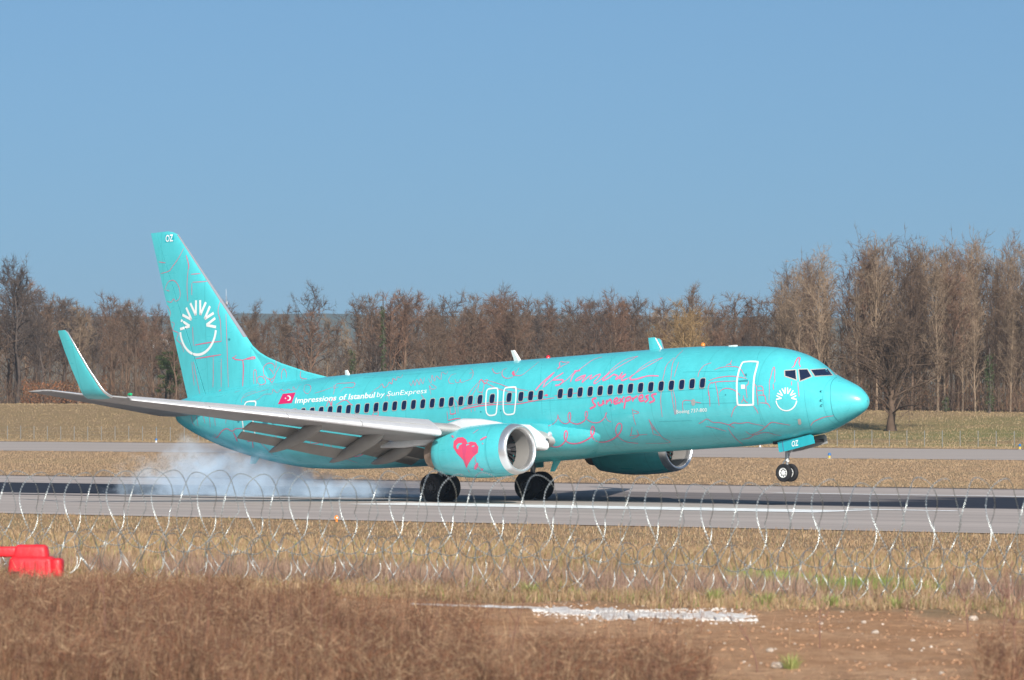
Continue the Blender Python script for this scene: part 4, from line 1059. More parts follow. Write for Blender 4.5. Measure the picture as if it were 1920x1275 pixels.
def tree(name, kind, i, px, q, H, bark, label, group, rot=None, sx=1.0, rs=random.Random(4)):
    tm, cm, H0 = proto(kind, i, dict(oak=12, poplar=16, willow=10, shrub=4, slim=12)[kind])
    X, Zd, p = place(px, q)
    o = empty(name, (X, Zd, gz(p, q) - .05), rs.uniform(0, 6.28) if rot is None else rot)
    f = H / H0; o.scale = (f * sx, f * sx, f)
    tag(o, label, 'tree', group)
    for nm, me in (('trunk', tm), ('crown', cm)):
        key = (nm, kind, i, bark)
        if key not in MESHES:
            m2 = me.copy(); m2.materials.clear(); m2.materials.append(BK[bark if (nm == 'crown' or bark != 1) else 0]); MESHES[key] = m2
        obj(nm, MESHES[key], None, o)
    return o
TOPX = [0, 20, 35, 55, 90, 150, 200, 260, 310, 420, 470, 520, 580, 640, 700, 760, 830, 880, 960, 1040, 1100, 1160, 1220, 1280, 1330, 1360, 1385, 1430, 1470, 1500, 1560, 1640, 1750, 1850, 1930]
TOPY = [566, 531, 503, 541, 571, 561, 566, 583, 583, 577, 587, 579, 577, 581, 569, 563, 577, 566, 564, 574, 577, 567, 577, 563, 563, 596, 606, 581, 544, 504, 494, 482, 478, 478, 482]
def height_at(px, q, ytop):
    X, Zd, p = place(px, q)
    return CAM_H + (742 - ytop) * Zd / FPX - gz(p, q)
rt = random.Random(12)
rows = [(425, 40, .58, .95), (432, 43, .75, 1.0), (441, 46, .82, 1.02), (452, 44, .85, 1.02), (466, 42, .82, 1.0), (484, 40, .8, .98)]
G_OAK = 'bare deciduous trees of the wood'; G_POP = 'tall bare poplars of the wood'
for ri, (q, n, lo, hi) in enumerate(rows):
    for k in range(n):
        px = -40 + (k + rt.uniform(.1, .9)) * 2010 / n
        H = height_at(px, q, float(np.interp(px, TOPX, TOPY)))
        f = rt.uniform(lo, hi) if rt.random() < .75 else rt.uniform(.97, 1.06)
        H *= f
        if ri > 0 and (480 < px < 670 or 1535 < px < 1600) and rt.random() < .5: continue
        if px > 1455 and rt.random() < .86:
            tree('poplar_tree', 'poplar', rt.randrange(5), px, q + rt.uniform(-3, 3), H, 2 if rt.random() < .6 else 0, 'tall slender bare poplar ' + ('at the front of the tall stand', 'in the middle of the tall stand', 'at the back of the tall stand')[ri // 2] + ' beyond the grass bank', G_POP, sx=rt.uniform(.85, 1.2))
        elif 1225 < px < 1330 and rt.random() < .55:
            tree('golden_tree', 'oak', rt.randrange(6), px, q + rt.uniform(-3, 3), H * .95, 3, 'bare tree with golden-brown twigs among the darker trees of the wood', 'golden-twigged bare trees')
        else:
            kd = 'oak' if rt.random() < .72 else 'slim'
            bk = rt.choice([0, 0, 1, 1, 4, 2 if kd == 'slim' else 0])
            pos = ('at the front edge of the wood', 'a few rows into the wood', 'deep in the wood')[ri // 2] if px < 1455 else ('standing in front among the poplars', 'standing among the poplars', 'standing behind the poplars')[ri // 2]
            tone = {0: 'grey-brown', 1: 'reddish-brown', 2: 'pale-barked', 4: 'dark-barked'}[bk]
            tree('bare_tree', kd, rt.randrange(6) if kd == 'oak' else rt.randrange(3), px, q + rt.uniform(-3, 3), H, bk, 'bare ' + ('spreading ' if kd == 'oak' else 'slim ') + tone + ' tree ' + pos, G_OAK, sx=rt.uniform(.85, 1.1))
for k in range(30):
    px = 1480 + k * 15.5 + rt.uniform(-9, 9); ri = k % 3; q = (436, 448, 460)[ri] + rt.uniform(-3, 3)
    tree('poplar_tree', 'poplar', rt.randrange(5), px, q, height_at(px, q, float(np.interp(px, TOPX, TOPY))) * rt.uniform(.72, 1.0), rt.choice([2, 2, 0, 1]), ('tall slender bare poplar in the second row of the tall stand', 'tall slender bare poplar in the crowded middle of the tall stand', 'tall slender bare poplar in the rear rows of the tall stand')[ri], G_POP, sx=rt.uniform(.9, 1.25))
# single trees one can pick out
tree('willow_tree', 'willow', 0, 1672, 374, 13.5, 0, 'wide low-branching bare tree standing alone on the grass bank in front of the wood', None, rot=.6)
tree('bare_tree', 'oak', 3, 36, 429, height_at(36, 429, 500), 4, 'bare tree rising highest above the wood on its low end, away from the poplars', None)
tree('bare_tree', 'oak', 1, 582, 430, height_at(582, 430, 552), 4, 'bare tree with a round open crown standing clear of the wood beside the tail fin', None)
tree('dead_tree', 'slim', 1, 655, 424, 8.8, 2, 'slim pale dead tree trunk at the edge of the wood', None)
for px in (1375, 1410, 1440, 1462):
    tree('bare_tree', 'oak', rt.randrange(6), px, 446, height_at(px, 446, 560 + rt.uniform(-12, 14)), 0, 'bare tree in the low gap between the wood and the poplars', G_OAK)

# evergreen and ivy
def leaf_cloud(name, centers, n, rad_, size, seed, squash=.75):
    r = np.random.RandomState(seed); Vs = []
    for (c, s_) in centers:
        k = int(n * s_ ** 2); d = r.normal(0, 1, (k, 3)); d /= np.linalg.norm(d, axis=1)[:, None]
        pos = np.array(c) + d * (r.uniform(0, 1, (k, 1)) ** .45) * np.array([1, 1, squash]) * rad_ * s_
        a = r.normal(0, 1, (k, 3)); a /= np.linalg.norm(a, axis=1)[:, None]; b_ = np.cross(a, d); b_ /= np.linalg.norm(b_, axis=1)[:, None] + 1e-9
        w = r.uniform(.6, 1.3, (k, 1)) * size
        Vs.append(np.stack([pos - a * w, pos + b_ * w * .7, pos + a * w, pos - b_ * w * .7], 1).reshape(-1, 3))
    V = np.concatenate(Vs); return np_mesh(name, V, np.arange(len(V)).reshape(-1, 4))
NEED = mat('pine_needles', (.050, .075, .018), .8, var=.35, scale=1.5)
IVY = mat('ivy_leaves', (.045, .065, .018), .6, var=.35, scale=2)
X, Zd, p = place(318, 427)
o = empty('pine_tree', (X, Zd, gz(p, 427))); tag(o, 'small dark green pine at the edge of the bare wood, beside the tail fin', 'tree')
obj('trunk', np_mesh('trunk', *(lambda V, F: (tubes_np([(np.array([[0, 0, 0], [.1, 0, 3], [0, .1, 6.0]]), [.16, .12, .03])], 6, V, F), (np.concatenate(V), np.concatenate(F)))[1])([], [])), BK[0], o)
rr = np.random.RandomState(5)
cs = [((math.cos(a) * (2.2 - h * .22) * u, math.sin(a) * (2.2 - h * .22) * u, h), rr.uniform(.6, 1.1)) for h in np.linspace(1.6, 6.0, 9) for a, u in [(rr.uniform(0, 6.3), rr.uniform(.3, 1)) for _ in range(4)]]
obj('crown', leaf_cloud('crown', cs, 260, .75, .075, 3, .55), NEED, o)
for px, y0, y1, w, lab in ((1855, 668, 790, .55, 'tall ivy-clad trunk among the poplars at the end of the wood'), (1772, 745, 790, .4, 'short ivy-covered stump in front of the poplars'), (1622, 720, 790, .35, 'ivy-clad trunk behind the wide lone tree'), (718, 575, 700, .34, 'ivy-clad bare trunk above the rear fuselage of the aircraft'), (660, 655, 720, .45, 'low ivy-covered trunk behind the crown aerial near the tail fin')):
    q = 417.5; X, Zd, p = place(px, q); z0 = gz(p, q); H = height_at(px, q, y0)
    o = empty('ivy_tree', (X, Zd, z0)); tag(o, lab, 'tree')
    obj('trunk', np_mesh('trunk', *(lambda V, F: (tubes_np([(np.array([[0, 0, 0], [.1, 0, H * .5], [0, 0, H * 1.15]]), [.2, .16, .05])], 6, V, F), (np.concatenate(V), np.concatenate(F)))[1])([], [])), BK[4], o)
    obj('ivy', leaf_cloud('ivy', [((rr.uniform(-.15, .15), rr.uniform(-.15, .15), h), rr.uniform(.7, 1.25)) for h in np.arange(.3, H, .32)], 90, w, .065, int(px)), IVY, o)

def twig_mass(name, n, pxr, qr, hmax, lens, wid, colset, seed, hp=1.0, label=None):
    r = np.random.RandomState(seed)
    px = r.uniform(*pxr, n); q = r.uniform(*qr, n); k = (px - 960) / FPX; Zd = q / (NV[1] + NV[0] * k); X = k * Zd
    p = TV[0] * X + TV[1] * Zd; g = ground_z(p, q)
    hm_ = hmax * (.55 + .6 * vnoise(p * .35, q * .2, seed)) * (1 - .40 * (ss(470, 520, px) * (1 - ss(620, 690, px)) + ss(1520, 1550, px) * (1 - ss(1580, 1610, px))))
    z = g + hm_ * r.uniform(0, 1, n) ** hp
    d = r.normal(0, .55, (n, 3)); d[:, 2] = np.abs(d[:, 2]) + .45; d /= np.linalg.norm(d, axis=1)[:, None]
    L = r.uniform(*lens, (n, 1)); b0 = np.stack([X, Zd, z], 1)
    sd = r.normal(0, 1, (n, 3)); sd = np.cross(sd, d); sd /= np.linalg.norm(sd, axis=1)[:, None]
    w = r.uniform(*wid, (n, 1))
    V = np.stack([b0 - sd * w, b0 + sd * w, b0 + d * L], 1).reshape(-1, 3)
    me = np_mesh(name, V, np.arange(3 * n).reshape(-1, 3))
    ca = me.color_attributes.new('Col', 'FLOAT_COLOR', 'POINT')
    cl = np.array(colset)[r.choice(len(colset), n, p=None)] * r.uniform(.45, .95, (n, 1))
    ca.data.foreach_set('color', np.concatenate([np.repeat(cl, 3, 0), np.ones((3 * n, 1))], 1).astype(np.float32).ravel())
    o = obj(name, me, mat(name + '_mat', (.2, .15, .1), .95, spec=.1, attr='Col')); o['kind'] = 'stuff'
    if label: o['label'] = label
    return o
twig_mass('thicket', 46000, (-60, 1980), (430, 470), 7.0, (.5, 1.5), (.010, .024), [(.19, .118, .078), (.23, .138, .085), (.14, .095, .068), (.26, .175, .105)], 14, 1.1, 'tangle of thin bare branches filling the wood')
twig_mass('undergrowth', 30000, (-60, 1980), (421, 440), 3.0, (.4, 1.1), (.010, .026), [(.20, .14, .105), (.24, .145, .10), (.30, .155, .085), (.14, .10, .08), (.22, .17, .11)], 3, label='brown leafless undergrowth along the foot of the wood')
twig_mass('distant_wood', 60000, (-80, 2000), (490, 545), 10.5, (.6, 1.8), (.014, .034), [(.19, .128, .09), (.22, .145, .10), (.25, .18, .125), (.14, .10, .078)], 8, label='dense brown mass of bare branches deep in the wood')
leafy = [(.34, .15, .07), (.30, .13, .07), (.26, .14, .08)]
twig_mass('dead_leaves', 2600, (1270, 1400), (424, 432), 5.2, (.14, .3), (.05, .10), leafy, 21, .8, 'rust-coloured dead leaves hanging on low branches of the wood')
twig_mass('dead_leaves', 2600, (40, 200), (423, 432), 3.0, (.14, .3), (.05, .10), leafy, 22, .9, 'rust-coloured dead leaves at the foot of the wood')
twig_mass('dead_leaves', 3400, (430, 1200), (423, 430), 3.4, (.14, .3), (.05, .10), leafy, 23, .9, 'scattered rust-coloured dead leaves along the wood edge')

# ------------------------------------------------------------------ far boundary fence
fence = empty('boundary_fence', (*[c for c in pq(-300, 335)[:2]], 0))
tag(fence, 'low wire fence with thin grey posts along the far side of the taxiway', 'fence')
fx, fy = fence.location.x, fence.location.y
fence_m = mat('galvanised_post', (.30, .30, .29), .6, metal=.3)
pm = MB(); pm.box((0, 0, .62), (.045, .045, 1.34)); pm.box((0, 0, 1.3), (.06, .06, .05)); POST = pm.mesh('post'); POST.materials.append(fence_m)
for i in range(0, 88):
    p = -345 + i * 1.72; x, y, _ = pq(p, 335)
    o = obj('post', POST, None, fence, (x - fx, y - fy, gz(p, 335))); o.rotation_euler = (0, 0, -PR)
for h in (.25, .55, .85, 1.15):
    b = MB(); b.tube([tuple(np.array(pq(p, 334.96, gz(p, 335) + h)) - np.array([fx, fy, 0])) for p in np.linspace(-348, -190, 20)], .0035, 4)
    obj('wire', b.mesh('wire'), fence_m, fence)

# ------------------------------------------------------------------ far mast and house
def lattice(mb):
    H = 34
    for k in range(3):
        a = k * 2.094; mb.tube([(1.3 * math.cos(a), 1.3 * math.sin(a), 0), (.25 * math.cos(a), .25 * math.sin(a), H)], [.16, .08], 5)
    for j in range(16):
        u = j / 16; r0 = 1.3 - 1.05 * u; r1 = 1.3 - 1.05 * (u + 1 / 16)
        for k in range(3):
            a, b_ = k * 2.094, (k + 1) * 2.094
            mb.tube([(r0 * math.cos(a), r0 * math.sin(a), H * u), (r1 * math.cos(b_), r1 * math.sin(b_), H * (u + 1 / 16))], .05, 4)
MX = (424 - 960) / FPX * 2780
o = empty('radio_mast', (MX, 2780, 28)); tag(o, 'thin lattice radio mast on the far hill behind the tail fin', 'mast')
b = MB(); lattice(b); obj('lattice', b.mesh('lattice'), mat('mast_steel', (.32, .33, .35), .5), o)
b = MB(); b.tube([(0, 0, 34), (0, 0, 38)], .1, 6); b.box((.5, 0, 30), (.5, .5, 1.6)); b.box((-.5, .2, 27), (.5, .5, 1.6)); obj('aerial', b.mesh('aerial'), M['white'], o)
hx = (300 - 960) / FPX * 2560
o = empty('far_house', (hx, 2560, 30)); tag(o, 'white house on the far hill glimpsed between bare trees', 'house')
b = MB(); b.box((0, 0, 1.5), (9, 7, 6)); obj('wall', b.mesh('wall'), M['white'], o)
b = MB(); b.add([(-5, -4, 4.5), (5, -4, 4.5), (5, 4, 4.5), (-5, 4, 4.5), (-5, 0, 7.2), (5, 0, 7.2)], [(0, 1, 5, 4), (2, 3, 4, 5), (0, 4, 3), (1, 2, 5), (0, 3, 2, 1)]); obj('roof', b.mesh('roof'), mat('roof_tiles', (.32, .16, .1), .8), o)
b = MB(); b.box((-2, -3.55, 2), (1.1, .1, 1.4)); obj('window', b.mesh('window'), M['glass'], o)
b = MB(); b.box((2, -3.55, 2), (1.1, .1, 1.4)); obj('window', b.mesh('window'), M['glass'], o)

# ------------------------------------------------------------------ lights and markers beside the tarmac
def edge_marker(px, q, h, lo, hi, label, name='taxiway_marker'):
    X, Zd, p = place(px, q); o = empty(name, (X, Zd, gz(p, q)))
    tag(o, label, 'marker light')
    shape('base', o, M['strut'], lambda mb: mb.lathe([(0, 0.), (0, .14), (.04, .14), (.06, .06)], (0, 0, 0), (0, 0, 1), 14), True)
    shape('stem', o, lo, lambda mb: mb.lathe([(.05, .075), (h * .55, .07), (h * .56, .05)], (0, 0, 0), (0, 0, 1), 14), True)
    shape('lamp', o, hi, lambda mb: mb.lathe([(h * .54, .095), (h * .6, .11), (h * .85, .10), (h * .97, .05), (h, 0.)], (0, 0, 0), (0, 0, 1), 14), True)
edge_marker(1555, 266.6, .42, M['yellow'], M['blue'], 'blue and yellow marker on the near edge of the taxiway under the aircraft nose')
edge_marker(1912, 321.4, .46, M['yellow'], M['blue'], 'blue and yellow marker on the far edge of the taxiway beside the grass bank')
edge_marker(293, 321.4, .40, M['white'], M['blue'], 'small blue and white marker on the far taxiway edge beyond the smoke')
edge_marker(1425, 321.4, .36, M['white'], M['beacon'], 'small red and white marker on the far taxiway edge behind the nose gear')
X, Zd, p = place(631, 123.6)
o = empty('runway_edge_light', (X, Zd, gz(p, 123.6))); o.scale = (.75,) * 3; tag(o, 'small orange runway edge light on the dry grass below the smoke', 'marker light')
shape('base', o, M['amber'], lambda mb: (mb.lathe([(0, .0), (0, .06), (.10, .06), (.12, .03)], (0, 0, 0), (0, 0, 1), 14)), True)
shape('lamp', o, M['amber'], lambda mb: (mb.box((0, 0, .19), (.17, .13, .13)), mb.lathe([(.25, .05), (.29, .045), (.31, 0.)], (0, 0, 0), (0, 0, 1), 12)), False)
shape('lens', o, M['white'], lambda mb: mb.box((.03, -.07, .19), (.06, .02, .07)), False)

# ================================================================== THE FOREGROUND
def blades(name, n, sampler, h, w, colset, seed, lean=.35, label=None, curl=.3, hf=None, cv=1.0):
    r = np.random.RandomState(seed)
    px, q = sampler(r, n); n = len(px)
    k = (px - 960) / FPX; Zd = q / (NV[1] + NV[0] * k); X = k * Zd
    p = TV[0] * X + TV[1] * Zd; g = ground_z(p, q)
    hh = r.uniform(h[0], h[1], n) * (.55 + .9 * vnoise(p * 1.3, q * 1.3, seed))
    if hf is not None: hh = hh * hf(px, q)
    az = r.uniform(0, 2 * np.pi, n); ln = np.abs(r.normal(0, lean, n)) * hh
    d = np.stack([np.cos(az) * ln, np.sin(az) * ln, hh], 1)
    d[:, 0] += hh * .06
    b0 = np.stack([X, Zd, g - .02], 1); b1 = b0 + d * np.array([.38, .38, .58]); b2 = b0 + d; b2[:, 2] -= np.abs(r.normal(0, curl, n)) * ln
    fa = r.uniform(0, 2 * np.pi, n); ww = (r.uniform(w[0], w[1], n) * .5)[:, None]
    sd = np.stack([np.cos(fa), np.sin(fa) * .5, fa * 0], 1) * ww
    V = np.stack([b0 - sd, b0 + sd, b1 + sd * .8, b1 - sd * .8, b2], 1).reshape(-1, 3)
    i = np.arange(n) * 5
    me = np_mesh(name, V, [np.stack([i, i + 1, i + 2, i + 3], 1), np.stack([i + 3, i + 2, i + 4], 1)])
    ca = me.color_attributes.new('Col', 'FLOAT_COLOR', 'POINT')
    cl = np.array([c[:3] for c in colset]); pr = np.array([c[3] for c in colset], float); pr /= pr.sum()
    patch = (.5 * vnoise(p * .8 + 7, q * .8, seed + 1) + .5 * vnoise(p * 3.1, q * 2.2, seed + 2))[:, None]
    cc = cl[r.choice(len(cl), n, p=pr)] * np.clip(1 + cv * r.uniform(-.35, .25, (n, 1)), .3, 2) * np.clip(1 + cv * .8 * (patch - .48), .25, 2)
    ca.data.foreach_set('color', np.concatenate([np.repeat(cc, 5, 0), np.ones((5 * n, 1))], 1).astype(np.float32).ravel())
    m = mat(name + '_mat', (.3, .2, .1), .85, spec=.15, attr='Col')
    o = obj(name, me, m); o['kind'] = 'stuff'
    if label: o['label'] = label
    return o
def brush_s(r, n):
    px = r.uniform(-60, 1980, n); q = r.uniform(26.5, 44, n)
    cl = .6 * vnoise(px / 60., q * 1.1, 17) + .4 * vnoise(px / 19., q * 2.6, 18)
    fe = np.where(px < 620, np.clip((43.8 - q) / 5.5, 0, 1), np.where(px < 900, np.clip((39 - q) / 6, .10, 1), np.where(px < 1330, np.clip((33.5 - q) / 4, .035, 1), np.clip((28.6 - q) / 2, .006, .12))))
    D = fe ** 1.3
    D = np.where((px > 1830) & (q < 35), .30, D)
    D = D * np.clip(3.6 * (cl - .34), .03, 1.5)
    k = r.uniform(0, 1, n) < D
    return px[k], q[k]
BR = [(.150, .080, .053, 4), (.23, .132, .082, 4), (.085, .045, .036, 4.5), (.41, .285, .175, 2.4), (.20, .085, .048, 3.2)]
blades('dry_brush', 240000, brush_s, (.24, .62), (.002, .005), BR, 31, .5, 'tangled dry brown brush and stalks in the foreground', cv=1.5, hf=lambda px, q: np.where(px < 650, .60, .55) * np.clip((46.5 - q) / 9.5, .25, 1.) * (.55 + .9 * vnoise(px / 60., q * 2.2, 91)))
def tangle(n, seed):
    r = np.random.RandomState(seed); px, q = brush_s(r, n); n = len(px)
    k = (px - 960) / FPX; Zd = q / (NV[1] + NV[0] * k); X = k * Zd; p = TV[0] * X + TV[1] * Zd
    z = ground_z(p, q) + r.uniform(0, .34, n) * np.clip((46.5 - q) / 9.5, .25, 1.)
    d = r.normal(0, 1, (n, 3)); d[:, 2] = np.abs(d[:, 2]) * .8; d /= np.linalg.norm(d, axis=1)[:, None]; L = r.uniform(.04, .2, (n, 1)); b0 = np.stack([X, Zd, z], 1)
    sd = np.cross(r.normal(0, 1, (n, 3)), d); sd /= np.linalg.norm(sd, axis=1)[:, None]; w = r.uniform(.001, .0026, (n, 1))
    me = np_mesh('brush_twigs', np.stack([b0 - sd * w, b0 + sd * w, b0 + d * L], 1).reshape(-1, 3), np.arange(3 * n).reshape(-1, 3))
    ca = me.color_attributes.new('Col', 'FLOAT_COLOR', 'POINT'); cl = np.array([c[:3] for c in BR])[r.choice(5, n)] * r.uniform(.6, 1.3, (n, 1))
    ca.data.foreach_set('color', np.concatenate([np.repeat(cl, 3, 0), np.ones((3 * n, 1))], 1).astype(np.float32).ravel())
    o = obj('brush_twigs', me, mat('brush_twig_mat', (.3, .2, .1), .85, spec=.15, attr='Col')); o['kind'] = 'stuff'; o['label'] = 'tangled thin side twigs in the dry brush'
tangle(340000, 71)
blades('dark_stalks', 3200, brush_s, (.32, .66), (.004, .008), [(.10, .045, .035, 3), (.15, .07, .05, 2), (.07, .04, .035, 2)], 77, .16, 'dark reddish dry stems standing in the brush', hf=lambda px, q: np.where(px < 650, .95, .7) * np.clip((46.5 - q) / 9.5, .25, 1.))
def brush_low(r, n):
    px, q = brush_s(r, n); return px, q
blades('dead_grass', 90000, brush_low, (.10, .32), (.003, .0065), [(.28, .175, .105, 4), (.20, .118, .07, 3), (.13, .076, .05, 2)], 33, .55, 'matted dead grass under the dry brush')
STRAW = [(.33, .22, .13, 4), (.28, .18, .10, 4), (.41, .30, .19, 2), (.22, .19, .085, 1.0), (.24, .15, .095, 2)]
def near_s(r, n):
    px = r.uniform(-60, 1980, n); q = 42.0 + (vnoise(px / 40., px * 0, 4) - .5) * 1.2 + (r.uniform(0, 1, n) ** 1.3) * 22
    return px, q
blades('verge_grass', 95000, near_s, (.07, .22), (.005, .011), STRAW + [(.17, .21, .06, .9)], 35, .55, 'rough straw-coloured grass around the razor wire', hf=lambda px, q: np.where(q < 45.5, .75, .85))
def purple_s(r, n):
    px = r.uniform(-60, 1980, n); q = r.normal(45.2, .9, n); k = (q > 42) & (vnoise(px / 70., q * .4, 3) > .38); return px[k], q[k]
blades('weed_stalks', 26000, purple_s, (.14, .34), (.003, .006), [(.28, .18, .14, 4), (.20, .125, .10, 3), (.38, .28, .20, 2)], 36, .4, 'dull brown weed stalks growing through the razor wire')
def green_s(r, n):
    px = r.uniform(1350, 1980, n); q = r.uniform(46.5, 49.5, n); k = vnoise(px / 60., q * .8, 6) > .45; return px[k], q[k]
blades('green_grass', 9000, green_s, (.06, .15), (.005, .010), [(.15, .24, .05, 3), (.24, .27, .09, 2)], 37, .5, 'patches of fresh green grass behind the razor wire')
def mid_s(r, n):
    px = r.uniform(-60, 1980, n); q = 60 + (r.uniform(0, 1, n) ** 1.2) * 64.4
    return px, q
blades('field_grass', 120000, mid_s, (.05, .15), (.010, .024), STRAW, 38, .6, 'short dry grass between the razor wire and the runway', cv=.55)
def far_s(r, n):
    px = r.uniform(-60, 1980, n); q = r.uniform(184.6, 267.4, n); return px, q
FARS = [(.37, .25, .155, 4), (.33, .22, .13, 4), (.41, .295, .19, 2)]
blades('infield_grass', 120000, far_s, (.04, .12), (.012, .03), FARS, 39, .6, 'short dry grass between the runway and the taxiway', cv=.22)
def bank_s(r, n):
    px = r.uniform(-60, 1980, n); q = r.uniform(322, 423, n); return px, q
blades('bank_grass', 90000, bank_s, (.06, .2), (.018, .045), [(.34, .24, .14, 4), (.28, .195, .11, 3), (.22, .18, .08, 1.2), (.40, .30, .19, 1.6)], 40, .6, 'rough dry grass on the bank below the wood', cv=.55)

# ------------------------------------------------------------------ pale gravel and stones
def on_ground(px, py, dz=0.0):
    d = px_ray(px, py); z = 1.95
    for _ in range(6):
        t = (CAM_H - z) / -d.z
        P = d * t; p = TV[0] * P.x + TV[1] * P.y; q = NV[0] * P.x + NV[1] * P.y
        z = gz(p, q)
    return Vector((P.x, P.y, z + dz))
def gravel():
    r = random.Random(3); xs_ = np.linspace(770, 1418, 90); V = []; F = []
    for i, x in enumerate(xs_):
        c = np.interp(x, [770, 1000, 1030, 1100, 1280, 1380, 1418], [1133.5, 1140, 1146, 1150, 1155, 1157, 1157]); h = np.interp(x, [770, 800, 1000, 1040, 1150, 1300, 1370, 1418], [.2, 1.5, 2.2, 6, 8.5, 9, 6, .4])
        a = on_ground(x, c - h * r.uniform(.5, 1.25) * (.5 + vnoise(x / 22., 0., 3)), .004); b_ = on_ground(x, c + h * r.uniform(.4, 1.3) * (.4 + 1.2 * vnoise(x / 17., 5., 4)), .004); m_ = on_ground(x, c, .015)
        V += [a, m_, b_]
        if i: F += [(3 * i - 3, 3 * i, 3 * i + 1, 3 * i - 2), (3 * i - 2, 3 * i + 1, 3 * i + 2, 3 * i - 1)]
    me = bpy.data.meshes.new('gravel_patch'); me.from_pydata(V, [], F); me.update()
    o = obj('gravel_patch', me, mat('chalky_gravel', (.52, .42, .35), .9, col2=(.88, .87, .86), scale=5, bump=.8, bscale=25)); o['kind'] = 'structure'
gravel()
def rock_mesh(seed, sub=1):
    r = random.Random(seed); bm = bmesh.new(); bmesh.ops.create_icosphere(bm, subdivisions=sub, radius=1)
    for v in bm.verts: v.co *= r.uniform(.72, 1.15); v.co.z *= .7
    me = bpy.data.meshes.new('stone'); bm.to_mesh(me); bm.free(); return me
STM = mat('pale_stone', (.50, .42, .35), .9, var=.25, scale=6, bump=.4, bscale=14)
ROCKS = [rock_mesh(k, 2) for k in range(5)]
for me in ROCKS: me.materials.append(STM)
big = [(1443, 1218, 14, 'white angular stone lying on the bare soil in front of the gravel strip'), (1539, 1168, 11, 'round tan stone on the bare soil behind a thin dry stalk'), (1620, 1166, 11, 'pale flat stone in the middle of the bare soil'), (1430, 1176, 9, 'small white stone beside the end of the gravel strip'), (1458, 1246, 25, 'large tan clod-like stone beside the green tuft'), (1711, 1200, 9, 'small upright tan stone on the bare soil'), (1765, 1262, 13, 'pale stone half buried at the foot of the dry weeds'), (1825, 1148, 20, 'large reddish lump of earth and stone by the weeds'), (1640, 1185, 16, 'broad flat slab of stone sunk in the soil'), (1579, 1147, 8, 'small pale stone at the grass edge of the soil'), (596, 1157, 12, 'white stone caught in the dry brush beside the grass verge'), (705, 1170, 8, 'small white stone in the dead grass'), (1780, 1163, 7, 'small white stone near the large lump of earth'), (1358, 1206, 6, 'small yellowish stone at the edge of the brush')]
for i, (x, y, w, lab) in enumerate(big):
    P = on_ground(x, y + w * .25, 0); s_ = w * P.y / FPX / 2
    o = obj('stone', ROCKS[i % 5], None, None, (P.x, P.y, P.z + s_ * .3)); o.scale = (s_, s_, s_); o.rotation_euler = (0, 0, i * 1.3)
    tag(o, lab, 'stone')
def pebbles(name, n, seed, sz, sampler, m, label):
    r = np.random.RandomState(seed); bm = bmesh.new(); bmesh.ops.create_icosphere(bm, subdivisions=1, radius=1)
    bv = np.array([v.co[:] for v in bm.verts]); bf = np.array([[v.index for v in f.verts] for f in bm.faces]); bm.free()
    px, q = sampler(r, n); n = len(px)
    k = (px - 960) / FPX; Zd = q / (NV[1] + NV[0] * k); X = k * Zd; p = TV[0] * X + TV[1] * Zd; g = ground_z(p, q)
    s_ = sz[0] * (sz[1] / sz[0]) ** (r.uniform(0, 1, n) ** 2.2)
    V = bv[None] * r.uniform(.6, 1.25, (n, len(bv), 1)) * s_[:, None, None] * np.array([1, 1, .65]) + np.stack([X, Zd, g + s_ * .15], 1)[:, None]
    me = np_mesh(name, V.reshape(-1, 3), (bf[None] + (np.arange(n) * len(bv))[:, None, None]).reshape(-1, 3))
    o = obj(name, me, m); o['kind'] = 'stuff'; o['label'] = label
def soil_s(r, n):
    px = r.uniform(600, 1980, n); q = r.uniform(27, 42.5, n); k = r.uniform(0, 1, n) < np.where(px < 1000, .25, 1); return px[k], q[k]
pebbles('soil_clods', 8000, 5, (.003, .026), soil_s, mat('clod_soil', (.36, .205, .118), .95, var=.35, scale=2.5), 'small clods of reddish soil')
pebbles('pebbles', 500, 6, (.005, .022), soil_s, STM, 'pale pebbles scattered over the soil')
def gr_s(r, n):
    px = r.uniform(1000, 1420, n); q = (CAM_H - 1.95) * FPX / (r.normal(np.interp(px, [1000, 1280, 1420], [1146, 1155, 1157]), np.interp(px, [1000, 1060, 1350, 1420], [2.5, 6.0, 6.0, 3.0]), n) - 742) * (NV[1] + NV[0] * (px - 960) / FPX); return px, q
pebbles('gravel', 3200, 7, (.005, .019), gr_s, mat('white_gravel', (.72, .69, .66), .9, var=.15, scale=8), 'white gravel stones of the pale strip')

# ------------------------------------------------------------------ green tufts and single dry weeds
def tuft_mesh(seed, n=70, h=.17, cols=None):
    r = np.random.RandomState(seed); a = r.uniform(0, 6.28, n); l = r.uniform(.1, .75, n) * h; hh = r.uniform(.45, 1, n) * h; b0 = np.stack([np.cos(a) * r.uniform(0, .05, n), np.sin(a) * r.uniform(0, .05, n), a * 0 - .02], 1)
    t = b0 + np.stack([np.cos(a) * l, np.sin(a) * l, hh], 1); m_ = (b0 * .45 + t * .55) + np.array([0, 0, .02]); f = r.uniform(0, 6.28, n); sd = np.stack([np.cos(f), np.sin(f), f * 0], 1) * .004
    i = np.arange(n) * 5
    return np_mesh('tuft', np.stack([b0 - sd, b0 + sd, m_ + sd, m_ - sd, t], 1).reshape(-1, 3), [np.stack([i, i + 1, i + 2, i + 3], 1), np.stack([i + 3, i + 2, i + 4], 1)])
TM = mat('green_blades', (.20, .25, .06), .7, col2=(.33, .32, .12), scale=30)
